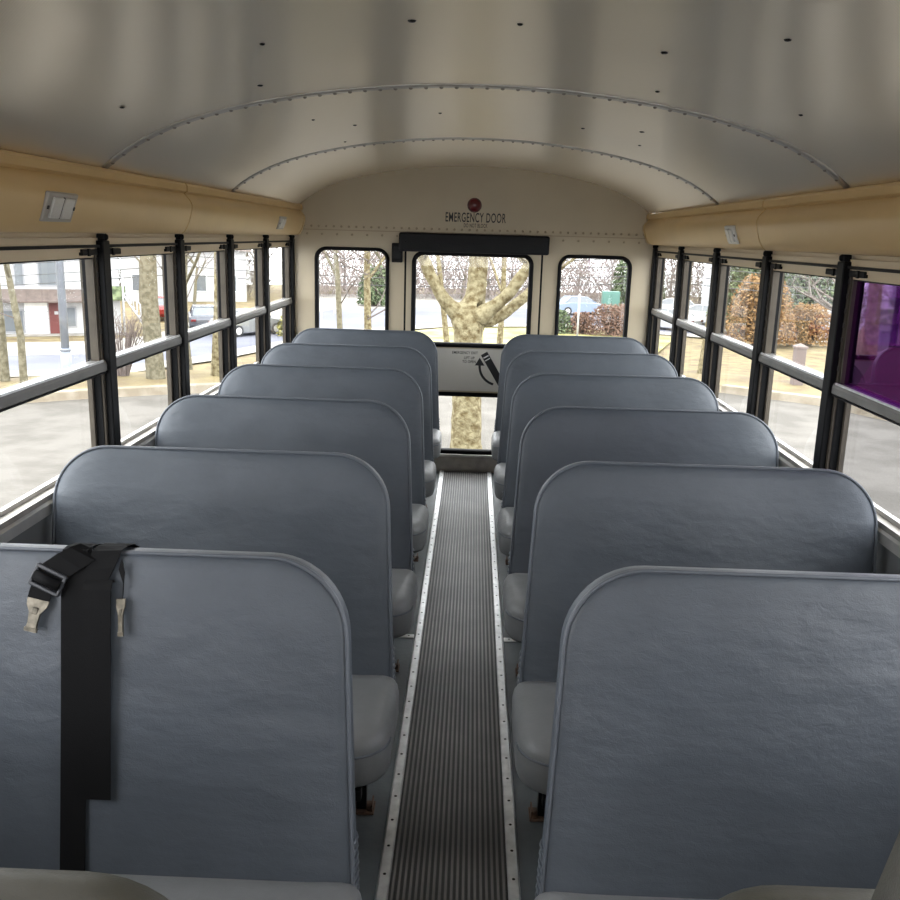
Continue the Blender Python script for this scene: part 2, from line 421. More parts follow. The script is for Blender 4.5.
# side walls: lower panel, sill ledge, header above the windows
for sgn, nm in ((-1, 'left'), (1, 'right')):
    X = lambda a: sgn*a
    def bx(b, x0, x1, *r): b.box(min(X(x0), X(x1)), max(X(x0), X(x1)), *r)
    b = MB()
    bx(b, 1.135, 1.19, YFRONT, YR, 0, .742, 'lowwall')
    bx(b, 1.135, 1.19, YFRONT, YR, 1.448, 1.75, 'header')
    for k in range(10):
        y = YR-.04-k*.7294
        bx(b, 1.131, 1.136, y-.012, y+.012, .05, .70, 'lowwall')
    bx(b, 1.135, 1.19, YFRONT, .50, .742, 1.448, 'header')  # unseen solid panels added beside the driver's area to darken the near seats
    structure(b.build('wall_'+nm), 'grey steel side panel below the windows')
    b = MB()   # sill ledge with folded lip
    pr = [(1.112, .750), (1.112, .722), (1.122, .722), (1.122, .715), (1.134, .715), (1.165, .742), (1.165, .750), (1.120, .757)]
    b.loft([[(X(a), y, z) for a, z in pr] for y in (YFRONT, YR)], 'alu', smooth=False)
    trim(b.build('ledge'), 'aluminium window ledge along the side wall')
    b = MB()
    bx(b, 1.108, 1.165, YFRONT, YR, 1.421, 1.4295, 'black')
    bx(b, 1.120, 1.170, YFRONT, YR, 1.4295, 1.449, 'header')
    trim(b.build('head'), 'black strip along the window heads')
    # posts
    for k in range(0, 7):
        y = YR-k*PITCH - (.02 if k == 0 else (.05 if k == 5 else 0))
        b = MB(); bx(b, 1.098, 1.172, y-.026, y+.026, .752, 1.442, 'black', .004)
        bx(b, 1.100, 1.125, y-.013, y+.013, 1.44, 1.462, 'black', .004)
        b.dome((X(1.100), y, 1.452), (-sgn, 0, 0), .011, .008, 'black', 8, 2)
        trim(b.build('post'), 'black window post')

b = MB()
b.fill([[(-1.19, 0), (1.19, 0), (1.19, 1.70), (1.0, 1.92), (-1.0, 1.92), (-1.19, 1.70)], rrect(-.90, .90, 1.08, 1.52, .1)], 'header', 'xz', YFRONT-.05, .05)  # unseen wall added; its opening is shrunk to cut light on near seats
structure(b.build('wall_front'), 'unseen front wall with a small windshield opening, added to dim the front')
wn = [0]
def window_unit(sgn, y0, y1, upper='glass', lower='glass', label=''):
    """one two-sash side window between two posts"""
    wn[0] += 1
    X = lambda a: sgn*a
    r = empty('window_%d' % wn[0], (sgn*1.14, (y0+y1)/2, .752)); structure(r, label)
    off = Vector(r.location)
    def fin(b, n):
        for v in b.bm.verts: v.co -= off
        return b.build(n, r)
    def bx(b, x0, x1, *q): b.box(min(X(x0), X(x1)), max(X(x0), X(x1)), *q)
    a, c = y0+.024, y1-.024
    b = MB()
    bx(b, 1.118, 1.168, a, a+.016, .757, 1.421, 'jamb')
    bx(b, 1.118, 1.168, c-.016, c, .757, 1.421, 'jamb')
    bx(b, 1.118, 1.168, a, c, 1.409, 1.421, 'header')
    bx(b, 1.118, 1.168, a, c, .757, .772, 'alu_dull')
    # inner rubber line and punched notches in the jambs
    for yy in (a+.016, c-.020):
        bx(b, 1.124, 1.16, yy, yy+.004, .772, 1.409, 'rubber')
    for yy, d in ((a+.022, .0015), (c-.022, -.0015)):
        for q in range(7):
            z = 1.12+q*.043
            b.box(min(X(1.119), X(1.116)), max(X(1.119), X(1.116)), min(yy-d*6, yy-d*12), max(yy-d*6, yy-d*12), z, z+.014, 'screw')
    fin(b, 'jamb_frame')
    a2, c2 = a+.020, c-.020
    b = MB()
    bx(b, 1.122, 1.146, a2, c2, 1.392, 1.409, 'header')
    bx(b, 1.122, 1.146, a2, a2+.008, 1.07, 1.395, 'jamb')
    bx(b, 1.122, 1.146, c2-.008, c2, 1.07, 1.395, 'jamb')
    bx(b, 1.124, 1.144, a2+.008, c2-.008, 1.388, 1.392, 'rubber')
    fin(b, 'upper_sash')
    b = MB()
    pr = [(1.108, 1.052), (1.108, 1.070), (1.113, 1.083), (1.150, 1.083), (1.150, 1.048), (1.114, 1.048)]
    b.loft([[(X(p), y, z) for p, z in pr] for y in (a+.004, c-.004)], 'railm', smooth=False)
    bx(b, 1.110, 1.114, a+.02, c-.02, 1.079, 1.086, 'strip')
    bx(b, 1.110, 1.150, a+.004, c-.004, 1.043, 1.048, 'rubber')
    fin(b, 'meeting_rail')
    b = MB()
    bx(b, 1.146, 1.160, a2, a2+.014, .772, 1.05, 'jamb'); bx(b, 1.146, 1.160, c2-.014, c2, .772, 1.05, 'jamb')
    bx(b, 1.146, 1.160, a2, c2, .772, .785, 'alu')
    fin(b, 'lower_sash')
    for q in (0, 1):
        yy = a+.012 if q == 0 else c-.012-.11
        b = MB(); bx(b, 1.111, 1.124, yy, yy+.11, 1.399, 1.417, 'black', .003)
        bx(b, 1.107, 1.113, yy+.035, yy+.05, 1.397, 1.419, 'black', .002)
        fin(b, 'latch')
    b = MB(); bx(b, 1.133, 1.137, a2+.006, c2-.006, 1.08, 1.390, upper); fin(b, 'upper_pane')
    b = MB(); bx(b, 1.152, 1.156, a2+.008, c2-.008, .78, 1.052, lower); fin(b, 'lower_pane')
    return r
ORD = ['last', 'fourth', 'third', 'second', 'first']
for k in range(6):
    y1 = YR-k*PITCH-(.02 if k == 0 else (.05 if k == 5 else 0)); y0 = YR-(k+1)*PITCH-(.05 if k == 4 else 0)
    window_unit(-1, y0, y1, label='two-sash side window across from the purple pane' if k == 4 else 'two-sash bus window on the house side')
for k in range(6):
    y1 = YR-k*PITCH-(.02 if k == 0 else (.05 if k == 5 else 0)); y0 = YR-(k+1)*PITCH-(.05 if k == 4 else 0)
    window_unit(1, y0, y1, 'purple' if k == 4 else 'glass', 'tint' if k == 4 else 'glass',
                label='two-sash side window with a purple upper pane' if k == 4 else 'two-sash bus window on the grass side')

# ------------------------------------------------------------------ rear wall and emergency door
def arch_outline():
    pts = [(-1.135, 0)]
    pts += [(1.135, 0), (1.135, 1.60)]
    pts += [(x, ZTOP-drop(x)) for x in [1.064-2.128*i/40 for i in range(41)]]
    pts += [(-1.135, 1.60)]
    return pts
DX0, DX1, DZ1 = -.418, .433, 1.43
LW = (-.965, -.521, .60, 1.391, .065); RW = (.535, .970, .60, 1.383, .065)
b = MB()
b.fill([arch_outline(), rrect(*LW, n=8), rrect(*RW, n=8), [(DX0, .004), (DX1, .004), (DX1, DZ1), (DX0, DZ1)]], 'cream', 'xz', YR, .06)
wr = structure(b.build('wall_rear'), 'cream painted rear wall around the emergency door')
b = MB()
b.box(-1.06, 1.06, YR-.010, YR, 1.502, 1.512, 'cream'); b.box(-1.06, 1.06, YR-.0025, YR, 1.497, 1.502, 'seam'); 
for i in range(46):
    x = -1.04+i*.0462
    b.dome((x, YR, 1.521), (0, -1, 0), .0075, .004, 'seam', 6, 2)
    if i % 2 == 0: b.dome((x+.02, YR, 1.474), (0, -1, 0), .0075, .004, 'seam', 6, 2)
b.build('rivet_strip', wr)
for x0, x1 in ((-1.02, -.99), (.995, 1.025)):
    pass
def txt(s, size, x, z, y, name, parent, m='ink', sx=.62, bold=.012, rot=0):
    cu = bpy.data.curves.new(name, 'FONT'); cu.body = s; cu.size = size; cu.align_x = 'CENTER'; cu.align_y = 'CENTER'
    cu.offset = bold*size; cu.space_character = 1.10; cu.extrude = .0004
    o = bpy.data.objects.new('tmp_text', cu); COL.objects.link(o)
    bpy.context.view_layer.update()
    me = bpy.data.meshes.new_from_object(o.evaluated_get(bpy.context.evaluated_depsgraph_get()))
    bpy.data.objects.remove(o)
    mx = Matrix.Translation((x, y, z)) @ Matrix.Rotation(rot, 4, 'Y') @ Matrix.Rotation(PI/2, 4, 'X') @ Matrix.Diagonal((sx, 1, 1, 1))
    me.transform(mx); me.materials.clear(); me.materials.append(M[m])
    ob = bpy.data.objects.new(name, me); COL.objects.link(ob); ob.parent = parent
    return ob
txt('EMERGENCY DOOR', .078, .010, 1.592, YR-.001, 'lettering', wr, sx=.49, bold=.012)
txt('DO NOT BLOCK', .033, .012, 1.5465, YR-.001, 'lettering', wr, sx=.54, bold=.012)

def gasket(b, x0, x1, z0, z1, r, y, w=.022, d=.018, m='rubber'):
    n = 8
    o = rrect(x0-w*.4, x1+w*.4, z0-w*.4, z1+w*.4, r+w*.4, n); i = rrect(x0+w*.6, x1-w*.6, z0+w*.6, z1-w*.6, max(r-w*.6, .004), n)
    O0 = [(p[0], y, p[1]) for p in o]; O1 = [(p[0]*1, y-d*.7, p[1]) for p in o]
    mid = rrect(x0+w*.1, x1-w*.1, z0+w*.1, z1-w*.1, max(r-w*.1, .004), n)
    Mi = [(p[0], y-d, p[1]) for p in mid]; I1 = [(p[0], y-d*.6, p[1]) for p in i]; I0 = [(p[0], y+.03, p[1]) for p in i]
    b.loft([O0, O1, Mi, I1, I0], m, cap=False)
for q, (a, lb) in enumerate(((LW, 'small rear window beside the black buzzer box'), (RW, 'small rear window above the reddish hedge'))):
    wn[0] += 1
    r = empty('window_%d' % wn[0], ((a[0]+a[1])/2, YR, a[2])); structure(r, lb)
    off = Vector(r.location)
    b = MB(); gasket(b, *a, YR)
    for v in b.bm.verts: v.co -= off
    b.build('gasket', r)
    b = MB(); b.fill([rrect(a[0]+.008, a[1]-.008, a[2]+.008, a[3]-.008, .06)], 'glass', 'xz', YR+.024, .004)
    for v in b.bm.verts: v.co -= off
    b.build('pane', r)

door = empty('door_1', ((DX0+DX1)/2, YR, 0)); structure(door, 'cream emergency door with two glass panes')
off = Vector(door.location)
def dfin(b, n, p=None):
    for v in b.bm.verts: v.co -= off
    return b.build(n, p or door)
UW = (-.361, .366, .815, 1.379, .06); DW = (-.361, .366, .128, .508, .03)
b = MB()
b.fill([[(DX0+.012, .01), (DX1-.012, .01), (DX1-.012, DZ1-.01), (DX0+.012, DZ1-.01)], rrect(*UW), rrect(*DW)], 'cream', 'xz', YR-.004, .045)
dfin(b, 'door_panel')
b = MB(); b.box(-.385, .39, YR-.0052, YR-.003, .528, .795, 'panel'); dfin(b, 'kick_panel')
b = MB()
for x0, x1 in ((DX0, DX0+.012), (DX1-.012, DX1)): b.box(x0, x1, YR-.003, YR+.03, .01, DZ1, 'rubber')
dfin(b, 'door_seal')
for a in (UW, DW):
    b = MB(); gasket(b, *a, YR-.004, .026, .02); dfin(b, 'gasket')
    b = MB(); b.fill([rrect(a[0]+.008, a[1]-.008, a[2]+.008, a[3]-.008, .03)], 'glass', 'xz', YR+.02, .004); dfin(b, 'pane')
for s, z, w_ in (('EMERGENCY EXIT', .770, .019), ('LIFT UP', .738, .019), ('TO OPEN', .714, .019)):
    o = txt(s, w_*1.25, -.028 if s[0] == 'E' else .0, z, YR-.006, 'lettering', door, sx=.78, bold=.018)
    o.data.transform(Matrix.Translation(-off))
# handle picture: slanted black lever with pale bands and a curved arrow
b = MB(); yy = YR-.006
def quad2(p, q, w, m, y):
    p, q = Vector(p), Vector(q); d = (q-p).normalized(); nn = Vector((-d.y, d.x))*w/2
    pts = [p+nn, q+nn, q-nn, p-nn]
    A = [b.bm.verts.new((v.x, y, v.y)) for v in pts]; b.face(A, m)
quad2((.092, .770), (.235, .535), .045, 'ink', yy)
quad2((.103, .752), (.107, .745), .036, 'white', yy-.0008)
quad2((.114, .734), (.117, .729), .036, 'white', yy-.0008)
arc = [(.185-.118*math.cos(math.radians(a)), .690-.118*math.sin(math.radians(a))) for a in range(-2, 80, 6)]
for p, q in zip(arc, arc[1:]): quad2(p, (q[0]+(q[0]-p[0])*.05, q[1]+(q[1]-p[1])*.05), .015, 'ink', yy)
A = [b.bm.verts.new((x, yy, z)) for x, z in ((.036, .692), (.098, .692), (.066, .742))]; b.face(A, 'ink')
dfin(b, 'pictogram')
b = MB()
b.box(.205, .30, YR-.03, YR-.006, .56, .60, 'black', .006); b.tube([(.22, YR-.03, .58), (.22, YR-.055, .58), (.33, YR-.06, .58)], .011, 'black', 8)
dfin(b, 'door_handle')
b = MB()
b.box(-.432, .442, YR-.032, YR-.008, 0.0, .118, 'alu_dull', .004)
b.box(-.432, .442, YR-.036, YR-.03, .10, .118, 'alu', .002)
trim(b.build('sill'), 'grey metal sill below the emergency door')

b = MB(); b.box(-.449, .462, YR-.085, YR-.006, 1.384, 1.496, 'padblack', .012)
for x in (-.41, 0, .42): b.dome((x, YR-.085, 1.44), (0, -1, 0), .004, .002, 'padblack', 6, 2)
tag(b.build('door_header_pad'), 'long black padded bumper above the emergency door', 'pad')
b = MB(); b.box(-.494, -.428, YR-.05, YR-.004, 1.316, 1.432, 'black', .006); b.box(-.482, -.44, YR-.054, YR-.049, 1.34, 1.41, 'padblack', .004)
tag(b.build('buzzer_box'), 'small black box beside the end of the door bumper', 'box')
r = tag(empty('emergency_light', (.002, YR, 1.668)), 'small round red lamp above the words EMERGENCY DOOR', 'lamp')
b = MB(); b.tube([(0, 0, 0), (0, -.008, 0)], [.044, .042], 'red', 24); b.build('base_ring', r)
b = MB(); b.dome((0, -.008, 0), (0, -1, 0), .039, .024, 'red', 20, 5)
for a in range(0, 360, 30): b.tube([(.024*math.cos(math.radians(a)), -.02, .024*math.sin(math.radians(a))), (.004*math.cos(math.radians(a)), -.031, .004*math.sin(math.radians(a)))], .0012, 'red', 4)
b.build('lens', r)

# ------------------------------------------------------------------ cream duct panels over the windows
DUCT = [(1.085, 1.652), (1.054, 1.644), (1.048, 1.636), (1.048, 1.616), (1.060, 1.609), (1.045, 1.592), (1.036, 1.580), (1.032, 1.568), (1.033, 1.550), (1.038, 1.530), (1.046, 1.505), (1.056, 1.484), (1.064, 1.472), (1.074, 1.465), (1.132, 1.462)]
def duct(sgn, y0, y1, label):
    b = MB()
    n = len(DUCT)
    ys = [y0, y0+.004, y1-.004, y1]
    def ring(y, e):
        out = []
        for (a, z) in DUCT: out.append((sgn*min(a+e, 1.132), y, z))
        out.append((sgn*1.132, y, 1.652))
        return out
    b.loft([ring(ys[0], .018), ring(ys[1], 0), ring(ys[2], 0), ring(ys[3], .018)], 'duct', smooth=False)
    o = b.build('overhead_duct')
    for p in o.data.polygons: p.use_smooth = len(p.vertices) == 4
    o.data.set_sharp_from_angle(angle=math.radians(22))
    return tag(o, label, 'panel', 'cream overhead panels')
SEAM = 3.42
duct(-1, YFRONT, SEAM-.003, 'long cream overhead panel with the large grey vent plate')
duct(-1, SEAM+.003, 5.655, 'cream overhead panel with a small vent plate near the rear wall')
duct(1, YFRONT, SEAM-.003, 'plain long cream overhead panel above the purple pane')
duct(1, SEAM+.003, 5.655, 'cream overhead panel with a white vent plate beside its seam')
# end caps at the rear wall
for sgn in (-1, 1):
    b = MB(); b.loft([[(sgn*(a-.004), y, z) for a, z in DUCT]+[(sgn*1.132, y, 1.655)] for y in (5.657, YR-.001)], 'duct', smooth=False)
    trim(b.build('cap'), 'cream end cap of the overhead panel')
def vent_plate(sgn, y, z, w, h, label, light=False):
    # sits on the sloping lower face of the duct
    p0 = Vector((sgn*1.034, 0, 1.548)); p1 = Vector((sgn*1.060, 0, 1.478))
    up = (p0-p1).normalized(); yv = Vector((0, 1, 0)); nn = yv.cross(up)*(1 if sgn > 0 else -1)
    if nn.x*sgn > 0: nn = -nn
    t = (z-1.478)/(.07); c = p1+(p0-p1)*t; c.y = y
    r = tag(empty('vent_plate', c+nn*.004), label, 'vent')
    ax = (yv, up, nn)
    b = MB(); b.obox((0, 0, 0), ax, (w, h, .012), 'plate' if not light else 'lens', .004)
    b.obox(yv*(w*.44)+nn*.007, ax, (w*.035, h*.12, .004), 'screw'); b.obox(-yv*(w*.44)+nn*.007, ax, (w*.035, h*.12, .004), 'screw')
    b.build('frame', r)
    b = MB()
    for s_ in (-1, 1): b.obox(yv*(s_*w*.19)+nn*.008, ax, (w*.33, h*.70, .008), 'lens', .003)
    b.build('lens', r)
    b = MB(); b.obox(nn*.007, ax, (w*.02, h*.72, .006), 'screw'); b.build('divider', r)
vent_plate(-1, 2.33, 1.529, .165, .076, 'large grey twin-panel vent plate on the long cream panel')
vent_plate(-1, 5.02, 1.528, .15, .07, 'small grey vent plate close to the rear wall')
vent_plate(1, 3.76, 1.520, .13, .075, 'pale vent plate above the windows on the grass side', True)

# ------------------------------------------------------------------ floor runner, strips
b = MB(); y0, y1 = .2, YR-.04
pr = [(-.142, 0.0), (-.142, .004)]
n = 20
for i in range(n):
    x = -.136+.272*(i+.5)/n
    pr += [(x-.0036, .004), (x-.0024, .0078), (x+.0024, .0078), (x+.0036, .004)]
pr += [(.142, .004), (.142, 0)]
R = b.loft([[(x, y, z+.0005) for x, z in pr] for y in (y0, y1)], 'runner', smooth=False)
ri = b.mi('rib')
b.bm.faces.ensure_lookup_table()
for f in b.bm.faces:
    if all(v.co.z > .0075 for v in f.verts): f.material_index = ri
tag(b.build('aisle_runner'), 'black ribbed rubber runner along the aisle floor', 'mat')
for sgn, lb in ((-1, 'aluminium floor strip along the runner edge on the belt side'), (1, 'aluminium floor strip along the runner edge on the purple-window side')):
    b = MB()
    b.loft([[(sgn*a, y, z) for a, z in ((.138, .0085), (.141, .0115), (.163, .0115), (.168, .003), (.168, .0005), (.1425, .0005), (.1425, .0085))] for y in (y0, YR-.04)], 'strip', smooth=False)
    y = .32
    while y < YR-.06:
        b.dome((sgn*.1525, y, .0115), (0, 0, 1), .0042, .0015, 'screw', 8, 2); y += .102
    tag(b.build('floor_strip'), lb, 'floor strip')
    for yj in (3.175,):
        b = MB(); x0, x1 = sorted((sgn*.170, sgn*1.10)); b.box(x0, x1, yj-.014, yj+.014, .0005, .005, 'strip', .0015)
        for q in range(6): b.dome((sgn*(.19+q*.17), yj, .005), (0, 0, 1), .004, .0012, 'screw', 8, 2)
        tag(b.build('floor_joint_strip'), 'short aluminium joint strip across the floor on the %s' % ('belt side' if sgn < 0 else 'purple-window side'), 'floor strip')

# ------------------------------------------------------------------ seats
YS = 1.537; SP = .8011; ZT = .912
VD = Vector((0, .1906, .9817)); WD = Vector((0, .9817, -.1906)); SO = Vector((0, -.135, .235))
SH = (ZT-.235)/.9817; ST = .075
def sp(u, v, w): return Vector((u, 0, 0))+SO+VD*v+WD*w
def make_seat(sgn):
    """bench seat; aisle side is at u=-.16..-.20 (mirrored for sgn=+1)"""
    root = empty('bench_seat')
    S = lambda p: Vector((-sgn*p[0], p[1], p[2])) if sgn > 0 else Vector(p)
    poly = [(-1.108, 0), (-.166, 0), (-.203, SH), (-1.098, SH)]
    rad = [.05, .055, .150, .150]
    def ring(ins, w, n=12):
        q = inset_poly(poly, ins) if ins else poly
        return [S(sp(x, v, w)) for x, v in fillet(q, [max(r-ins, .012) for r in rad], n)]
    b = MB()
    lay = [(.26, -.006), (.16, -.0055), (.08, -.003), (.035, .0005), (.014, .004), (.004, .010), (0, .018), (0, ST-.018), (.004, ST-.009), (.014, ST-.003), (.05, ST), (.2, ST+.004)]
    b.loft([ring(i, w) for i, w in lay], 'vinyl')
    back = b.build('backrest', root)
    b = MB()   # welt along the front edge, over the top and both sides
    rp = ring(.002, .010, 12)
    n = 13
    pts = rp[n*1+6:n*4]+rp[0:6]
    b.tube(pts, .0042, 'piping', 6)
    b.build('piping', back)
    b = MB()   # gathered cover edge low on the aisle side
    for q in range(9):
        v = .03+q*.016
        x = -.166-.037*v/SH
        b.tube([S(sp(x-.004, v, .012)), S(sp(x+.0015, v+.003, .030)), S(sp(x+.001, v-.002, .055)), S(sp(x-.003, v+.002, .068))], .004, 'vinyl', 5)
    b.build('gathered_edge', back)
    # cushion
    cp = [(-1.095, -.085), (-1.095, -.475), (-.152, -.475), (-.152, -.085)]
    cr = [.03, .09, .105, .04]
    def cring(ins, z, dz=0):
        q = inset_poly(cp, ins) if ins else cp
        out = []
        for x, y in fillet(q, [max(r-ins, .012) for r in cr], 10):
            fr = max(0, min(1, (-y-.085)/.39))
            out.append(S(Vector((x, y, z+.012*fr))))
        return out
    b = MB()
    b.loft([cring(.05, .200), cring(.02, .203), cring(.006, .210), cring(0, .226), cring(0, .285), cring(.004, .305), cring(.014, .320), cring(.032, .330), cring(.07, .335), cring(.15, .339)], 'cushion')
    cu = b.build('cushion', root)
    b = MB(); b.tube(cring(.001, .289)[13:33], .0035, 'piping', 6); b.build('piping', cu)
    # frame and legs
    b = MB()
    for yy in (-.43, -.12):
        b.box(*sorted((S((-1.10, 0, 0)).x, S((-.215, 0, 0)).x)), yy-.014, yy+.014, .170, .200, 'black', .004)
    b.box(*sorted((S((-.25, 0, 0)).x, S((-.222, 0, 0)).x)), -.44, .10, .172, .198, 'black', .004)
    b.box(*sorted((S((-1.10, 0, 0)).x, S((-1.06, 0, 0)).x)), -.44, -.08, .150, .186, 'black', .004)
    for u in (-.29, -.98):
        b.tube([S((u, -.12, .17)), S(sp(u, .05, .045)), S(sp(u, .30, .04))], .012, 'black', 8)
    b.build('frame', root)
    for yy in (-.225, .075):
        b = MB()
        x0, x1 = sorted((S((-.252, 0, 0)).x, S((-.226, 0, 0)).x))
        b.box(x0, x1, yy-.014, yy+.014, .006, .175, 'black', .003)
        leg = b.build('leg', root)
        b = MB()
        x0, x1 = sorted((S((-.268, 0, 0)).x, S((-.204, 0, 0)).x))
        b.box(x0, x1, yy-.030, yy+.026, 0.0005, .007, 'rust', .002)
        b.box(x0+.004, x0+.008, yy-.024, yy+.02, .007, .026, 'rust') if sgn > 0 else b.box(x1-.008, x1-.004, yy-.024, yy+.02, .007, .026, 'rust')
        b.tube([((x0+x1)/2+sgn*-.018, yy-.016, .006), ((x0+x1)/2+sgn*-.018, yy-.016, .014)], .006, 'rust', 6)
        b.build('foot_plate', leg)
    return root
ordw = ['first', 'second', 'third', 'fourth', 'fifth', 'sixth']
for sgn in (-1, 1):
    proto = make_seat(sgn); kids_of(proto)
    for k in range(6):
        s = proto if k == 0 else copy_tree(proto)
        s.location = (0, YS+k*SP, 0)
        if sgn < 0:
            lb = ['grey vinyl bench seat with black belts hung over its back',
                  'grey bench seat directly behind the one with black belts',
                  'grey bench seat, third in the row that starts with the belted seat',
                  'grey bench seat, fourth in the row that starts with the belted seat',
                  'grey bench seat, fifth in the row that starts with the belted seat',
                  'grey bench seat against the rear wall under the window by the buzzer box'][k]
        else:
            lb = ['bare-backed grey bench seat across the aisle from the belted seat',
                  'grey bench seat beside the purple window, second on that side',
                  'grey bench seat, third on the purple-window side of the aisle',
                  'grey bench seat, fourth on the purple-window side of the aisle',
                  'grey bench seat, fifth on the purple-window side of the aisle',
                  'grey bench seat against the rear wall under the window with the hedge'][k]
        tag(s, lb, 'bus seat', 'grey vinyl bench seats')

# ------------------------------------------------------------------ belts hung over the first seat
belt = tag(empty('seat_belt', (-.67, YS, ZT)), 'black webbing belts with metal clips draped over a seat back', 'belt')
BO = Vector(belt.location)
def bp(u, v, w): return sp(u, v, w)+Vector((0, YS, 0))-BO
def strap(pts, wid, name, m='webbing', th=.0022):
    """flat ribbon; pts = (u,v,w, angle of its width direction in the u-v plane)"""
    b = MB(); rings = []
    for (u, v, w, a) in pts:
        dv = Vector((math.cos(a), math.sin(a)))*wid/2
        rings.append([bp(u-dv.x, v-dv.y, w-th), bp(u+dv.x, v+dv.y, w-th), bp(u+dv.x, v+dv.y, w), bp(u-dv.x, v-dv.y, w)])
    b.loft(rings, m, smooth=False)
    return b.build(name, belt)
T = SH
# main strap: from the cushion, up the face and over the top
strap([(-.684, .045, -.008, 0), (-.684, .20, -.010, 0), (-.686, .42, -.010, 0), (-.689, T-.09, -.009, 0), (-.692, T-.03, -.006, 0), (-.692, T+.001, .002, 0), (-.692, T+.0055, .02, 0), (-.692, T+.0055, .055, 0), (-.692, T-.002, .080, 0), (-.692, T-.25, .084, 0)], .046, 'strap')
strap([(-.640, .240, -.014, 0), (-.641, .40, -.019, 0), (-.643, T-.10, -.022, 0), (-.643, T-.066, -.021, .04), (-.642, T-.055, -.018, .06), (-.641, T-.050, -.014, .08), (-.640, T-.055, -.010, .08)], .052, 'strap')
strap([(-.652, T-.055, -.012, .2), (-.642, T-.030, -.010, .15), (-.634, T+.002, .002, .05), (-.632, T+.0075, .02, 0), (-.632, T+.0075, .055, 0), (-.632, T-.002, .083, 0), (-.632, T-.16, .087, 0)], .054, 'strap')
# slanted strap that carries the adjuster
strap([(-.664, T+.003, .012, -.35), (-.676, T-.004, -.006, -.45), (-.697, T-.018, -.0125, -.55), (-.722, T-.035, -.014, -.50), (-.742, T-.058, -.015, -.32)], .050, 'strap')
strap([(-.742, T-.060, -.013, -.30), (-.749, T-.080, -.013, -.22), (-.752, T-.092, -.013, -.18)], .040, 'strap')
strap([(-.606, T-.020, -.008, 1.3), (-.598, T-.045, -.010, 1.45), (-.600, T-.086, -.010, 1.5)], .020, 'strap')
# adjuster buckle
b = MB()
c = bp(-.733, T-.052, -.017); a = -.42
ax = (Vector((math.cos(a), 0, 0))+VD*math.sin(a), VD*math.cos(a)-Vector((math.sin(a), 0, 0)), -WD)
for q in (-1, 1): b.obox(c+ax[1]*(q*.0175), ax, (.058, .008, .008), 'buckle', .0025)
for q in (-1, 1): b.obox(c+ax[0]*(q*.027), ax, (.007, .040, .008), 'buckle', .0025)
b.tube([c-ax[0]*.025+ax[2]*.004, c+ax[0]*.025+ax[2]*.004], .0095, 'webbing', 12)
tag(b.build('adjuster_buckle', belt), 'dark steel adjuster')
def clip(c, a, L, w, name='hook'):
    ax = (Vector((math.cos(a), 0, 0))+VD*math.sin(a), VD*math.cos(a)-Vector((math.sin(a), 0, 0)), -WD)
    b = MB()
    def st(t, hw, th, lift): 
        o = c-ax[1]*(L*t)
        return [o-ax[0]*hw+ax[2]*lift, o+ax[0]*hw+ax[2]*lift, o+ax[0]*hw+ax[2]*(lift+th), o-ax[0]*hw+ax[2]*(lift+th)]
    b.loft([st(0, w, .003, 0), st(.2, w*.92, .004, .001), st(.42, w*.5, .006, .002), (st(.75, w*.42, .006, .003)), st(.86, w*.46, .006, .004), st(1, w*.58, .005, .006)], 'zinc', smooth=False)
    b.obox(c-ax[1]*(L*.93)+ax[2]*.008, ax, (w*1.2, .006, .006), 'zinc', .001)
    b.obox(c-ax[1]*(L*.35)+ax[2]*.007, ax, (w*.5, .012, .003), 'zinc', .001)
    return tag(b.build(name, belt), 'bright metal hook')
clip(bp(-.750, T-.088, -.014), -.20, .058, .020)
clip(bp(-.602, T-.082, -.012), .05, .066, .0085)

# ------------------------------------------------------------------ padded barriers at the front and the driver's seat
def slab(name, poly, rads, yb, zb, th, lean, m, label, cat, parts=True):
    root = tag(empty(name, (0, yb, 0)), label, cat)
    v_ = Vector((0, math.sin(lean), math.cos(lean))); w_ = Vector((0, math.cos(lean), -math.sin(lean)))
    def ring(ins, w):
        q = inset_poly(poly, ins) if ins else poly
        return [Vector((x, 0, zb))+v_*z+w_*w for x, z in fillet(q, [max(r-ins, .01) for r in rads], 10)]
    b = MB(); b.loft([ring(i, w) for i, w in ((.1, -.004), (.03, 0), (.01, .005), (0, .018), (0, th-.018), (.01, th-.005), (.03, th), (.1, th+.003))], m)
    b.build('pad', root)
    return root
r = slab('padded_barrier', [(-1.10, 0), (-.255, 0), (-.275, .50), (-1.10, .50)], [.03, .03, .16, .06], .86, .232, .06, .06, 'barrier', 'olive grey padded barrier top in front of the belted seat', 'barrier')
b = MB()
b.bm.free()
for x in (-1.02, -.42): b = MB(); b.tube([(x, .03, 0.0), (x, .03, .30)], .016, 'black', 8); b.build('leg', r)
r = slab('padded_barrier', [(.335, 0), (1.10, 0), (1.10, .50), (.275, .50)], [.03, .03, .06, .12], .90, .222, .06, .06, 'barrier', 'olive grey padded barrier top in front of the bare-backed seat', 'barrier')
b = MB()
b.bm.free()
for x in (1.02, .42): b = MB(); b.tube([(x, .03, 0.0), (x, .03, .30)], .016, 'black', 8); b.build('leg', r)
r = slab('driver_seat', [(.290, 0), (.80, 0), (.76, .60), (.443, .60)], [.05, .05, .10, .10], .62, .50, .10, .05, 'barrier', 'dark olive driver seat back, cut off by the picture corner', 'seat')
b = MB(); b.box(.36, .80, -.42, .04, .40, .50, 'barrier', .03); b.build('cushion', r)
b = MB(); b.tube([(.56, -.2, 0.0), (.56, -.2, .41)], .05, 'black', 12); b.box(.42, .72, -.36, 0, 0.0, .03, 'black', .006); b.build('pedestal', r)

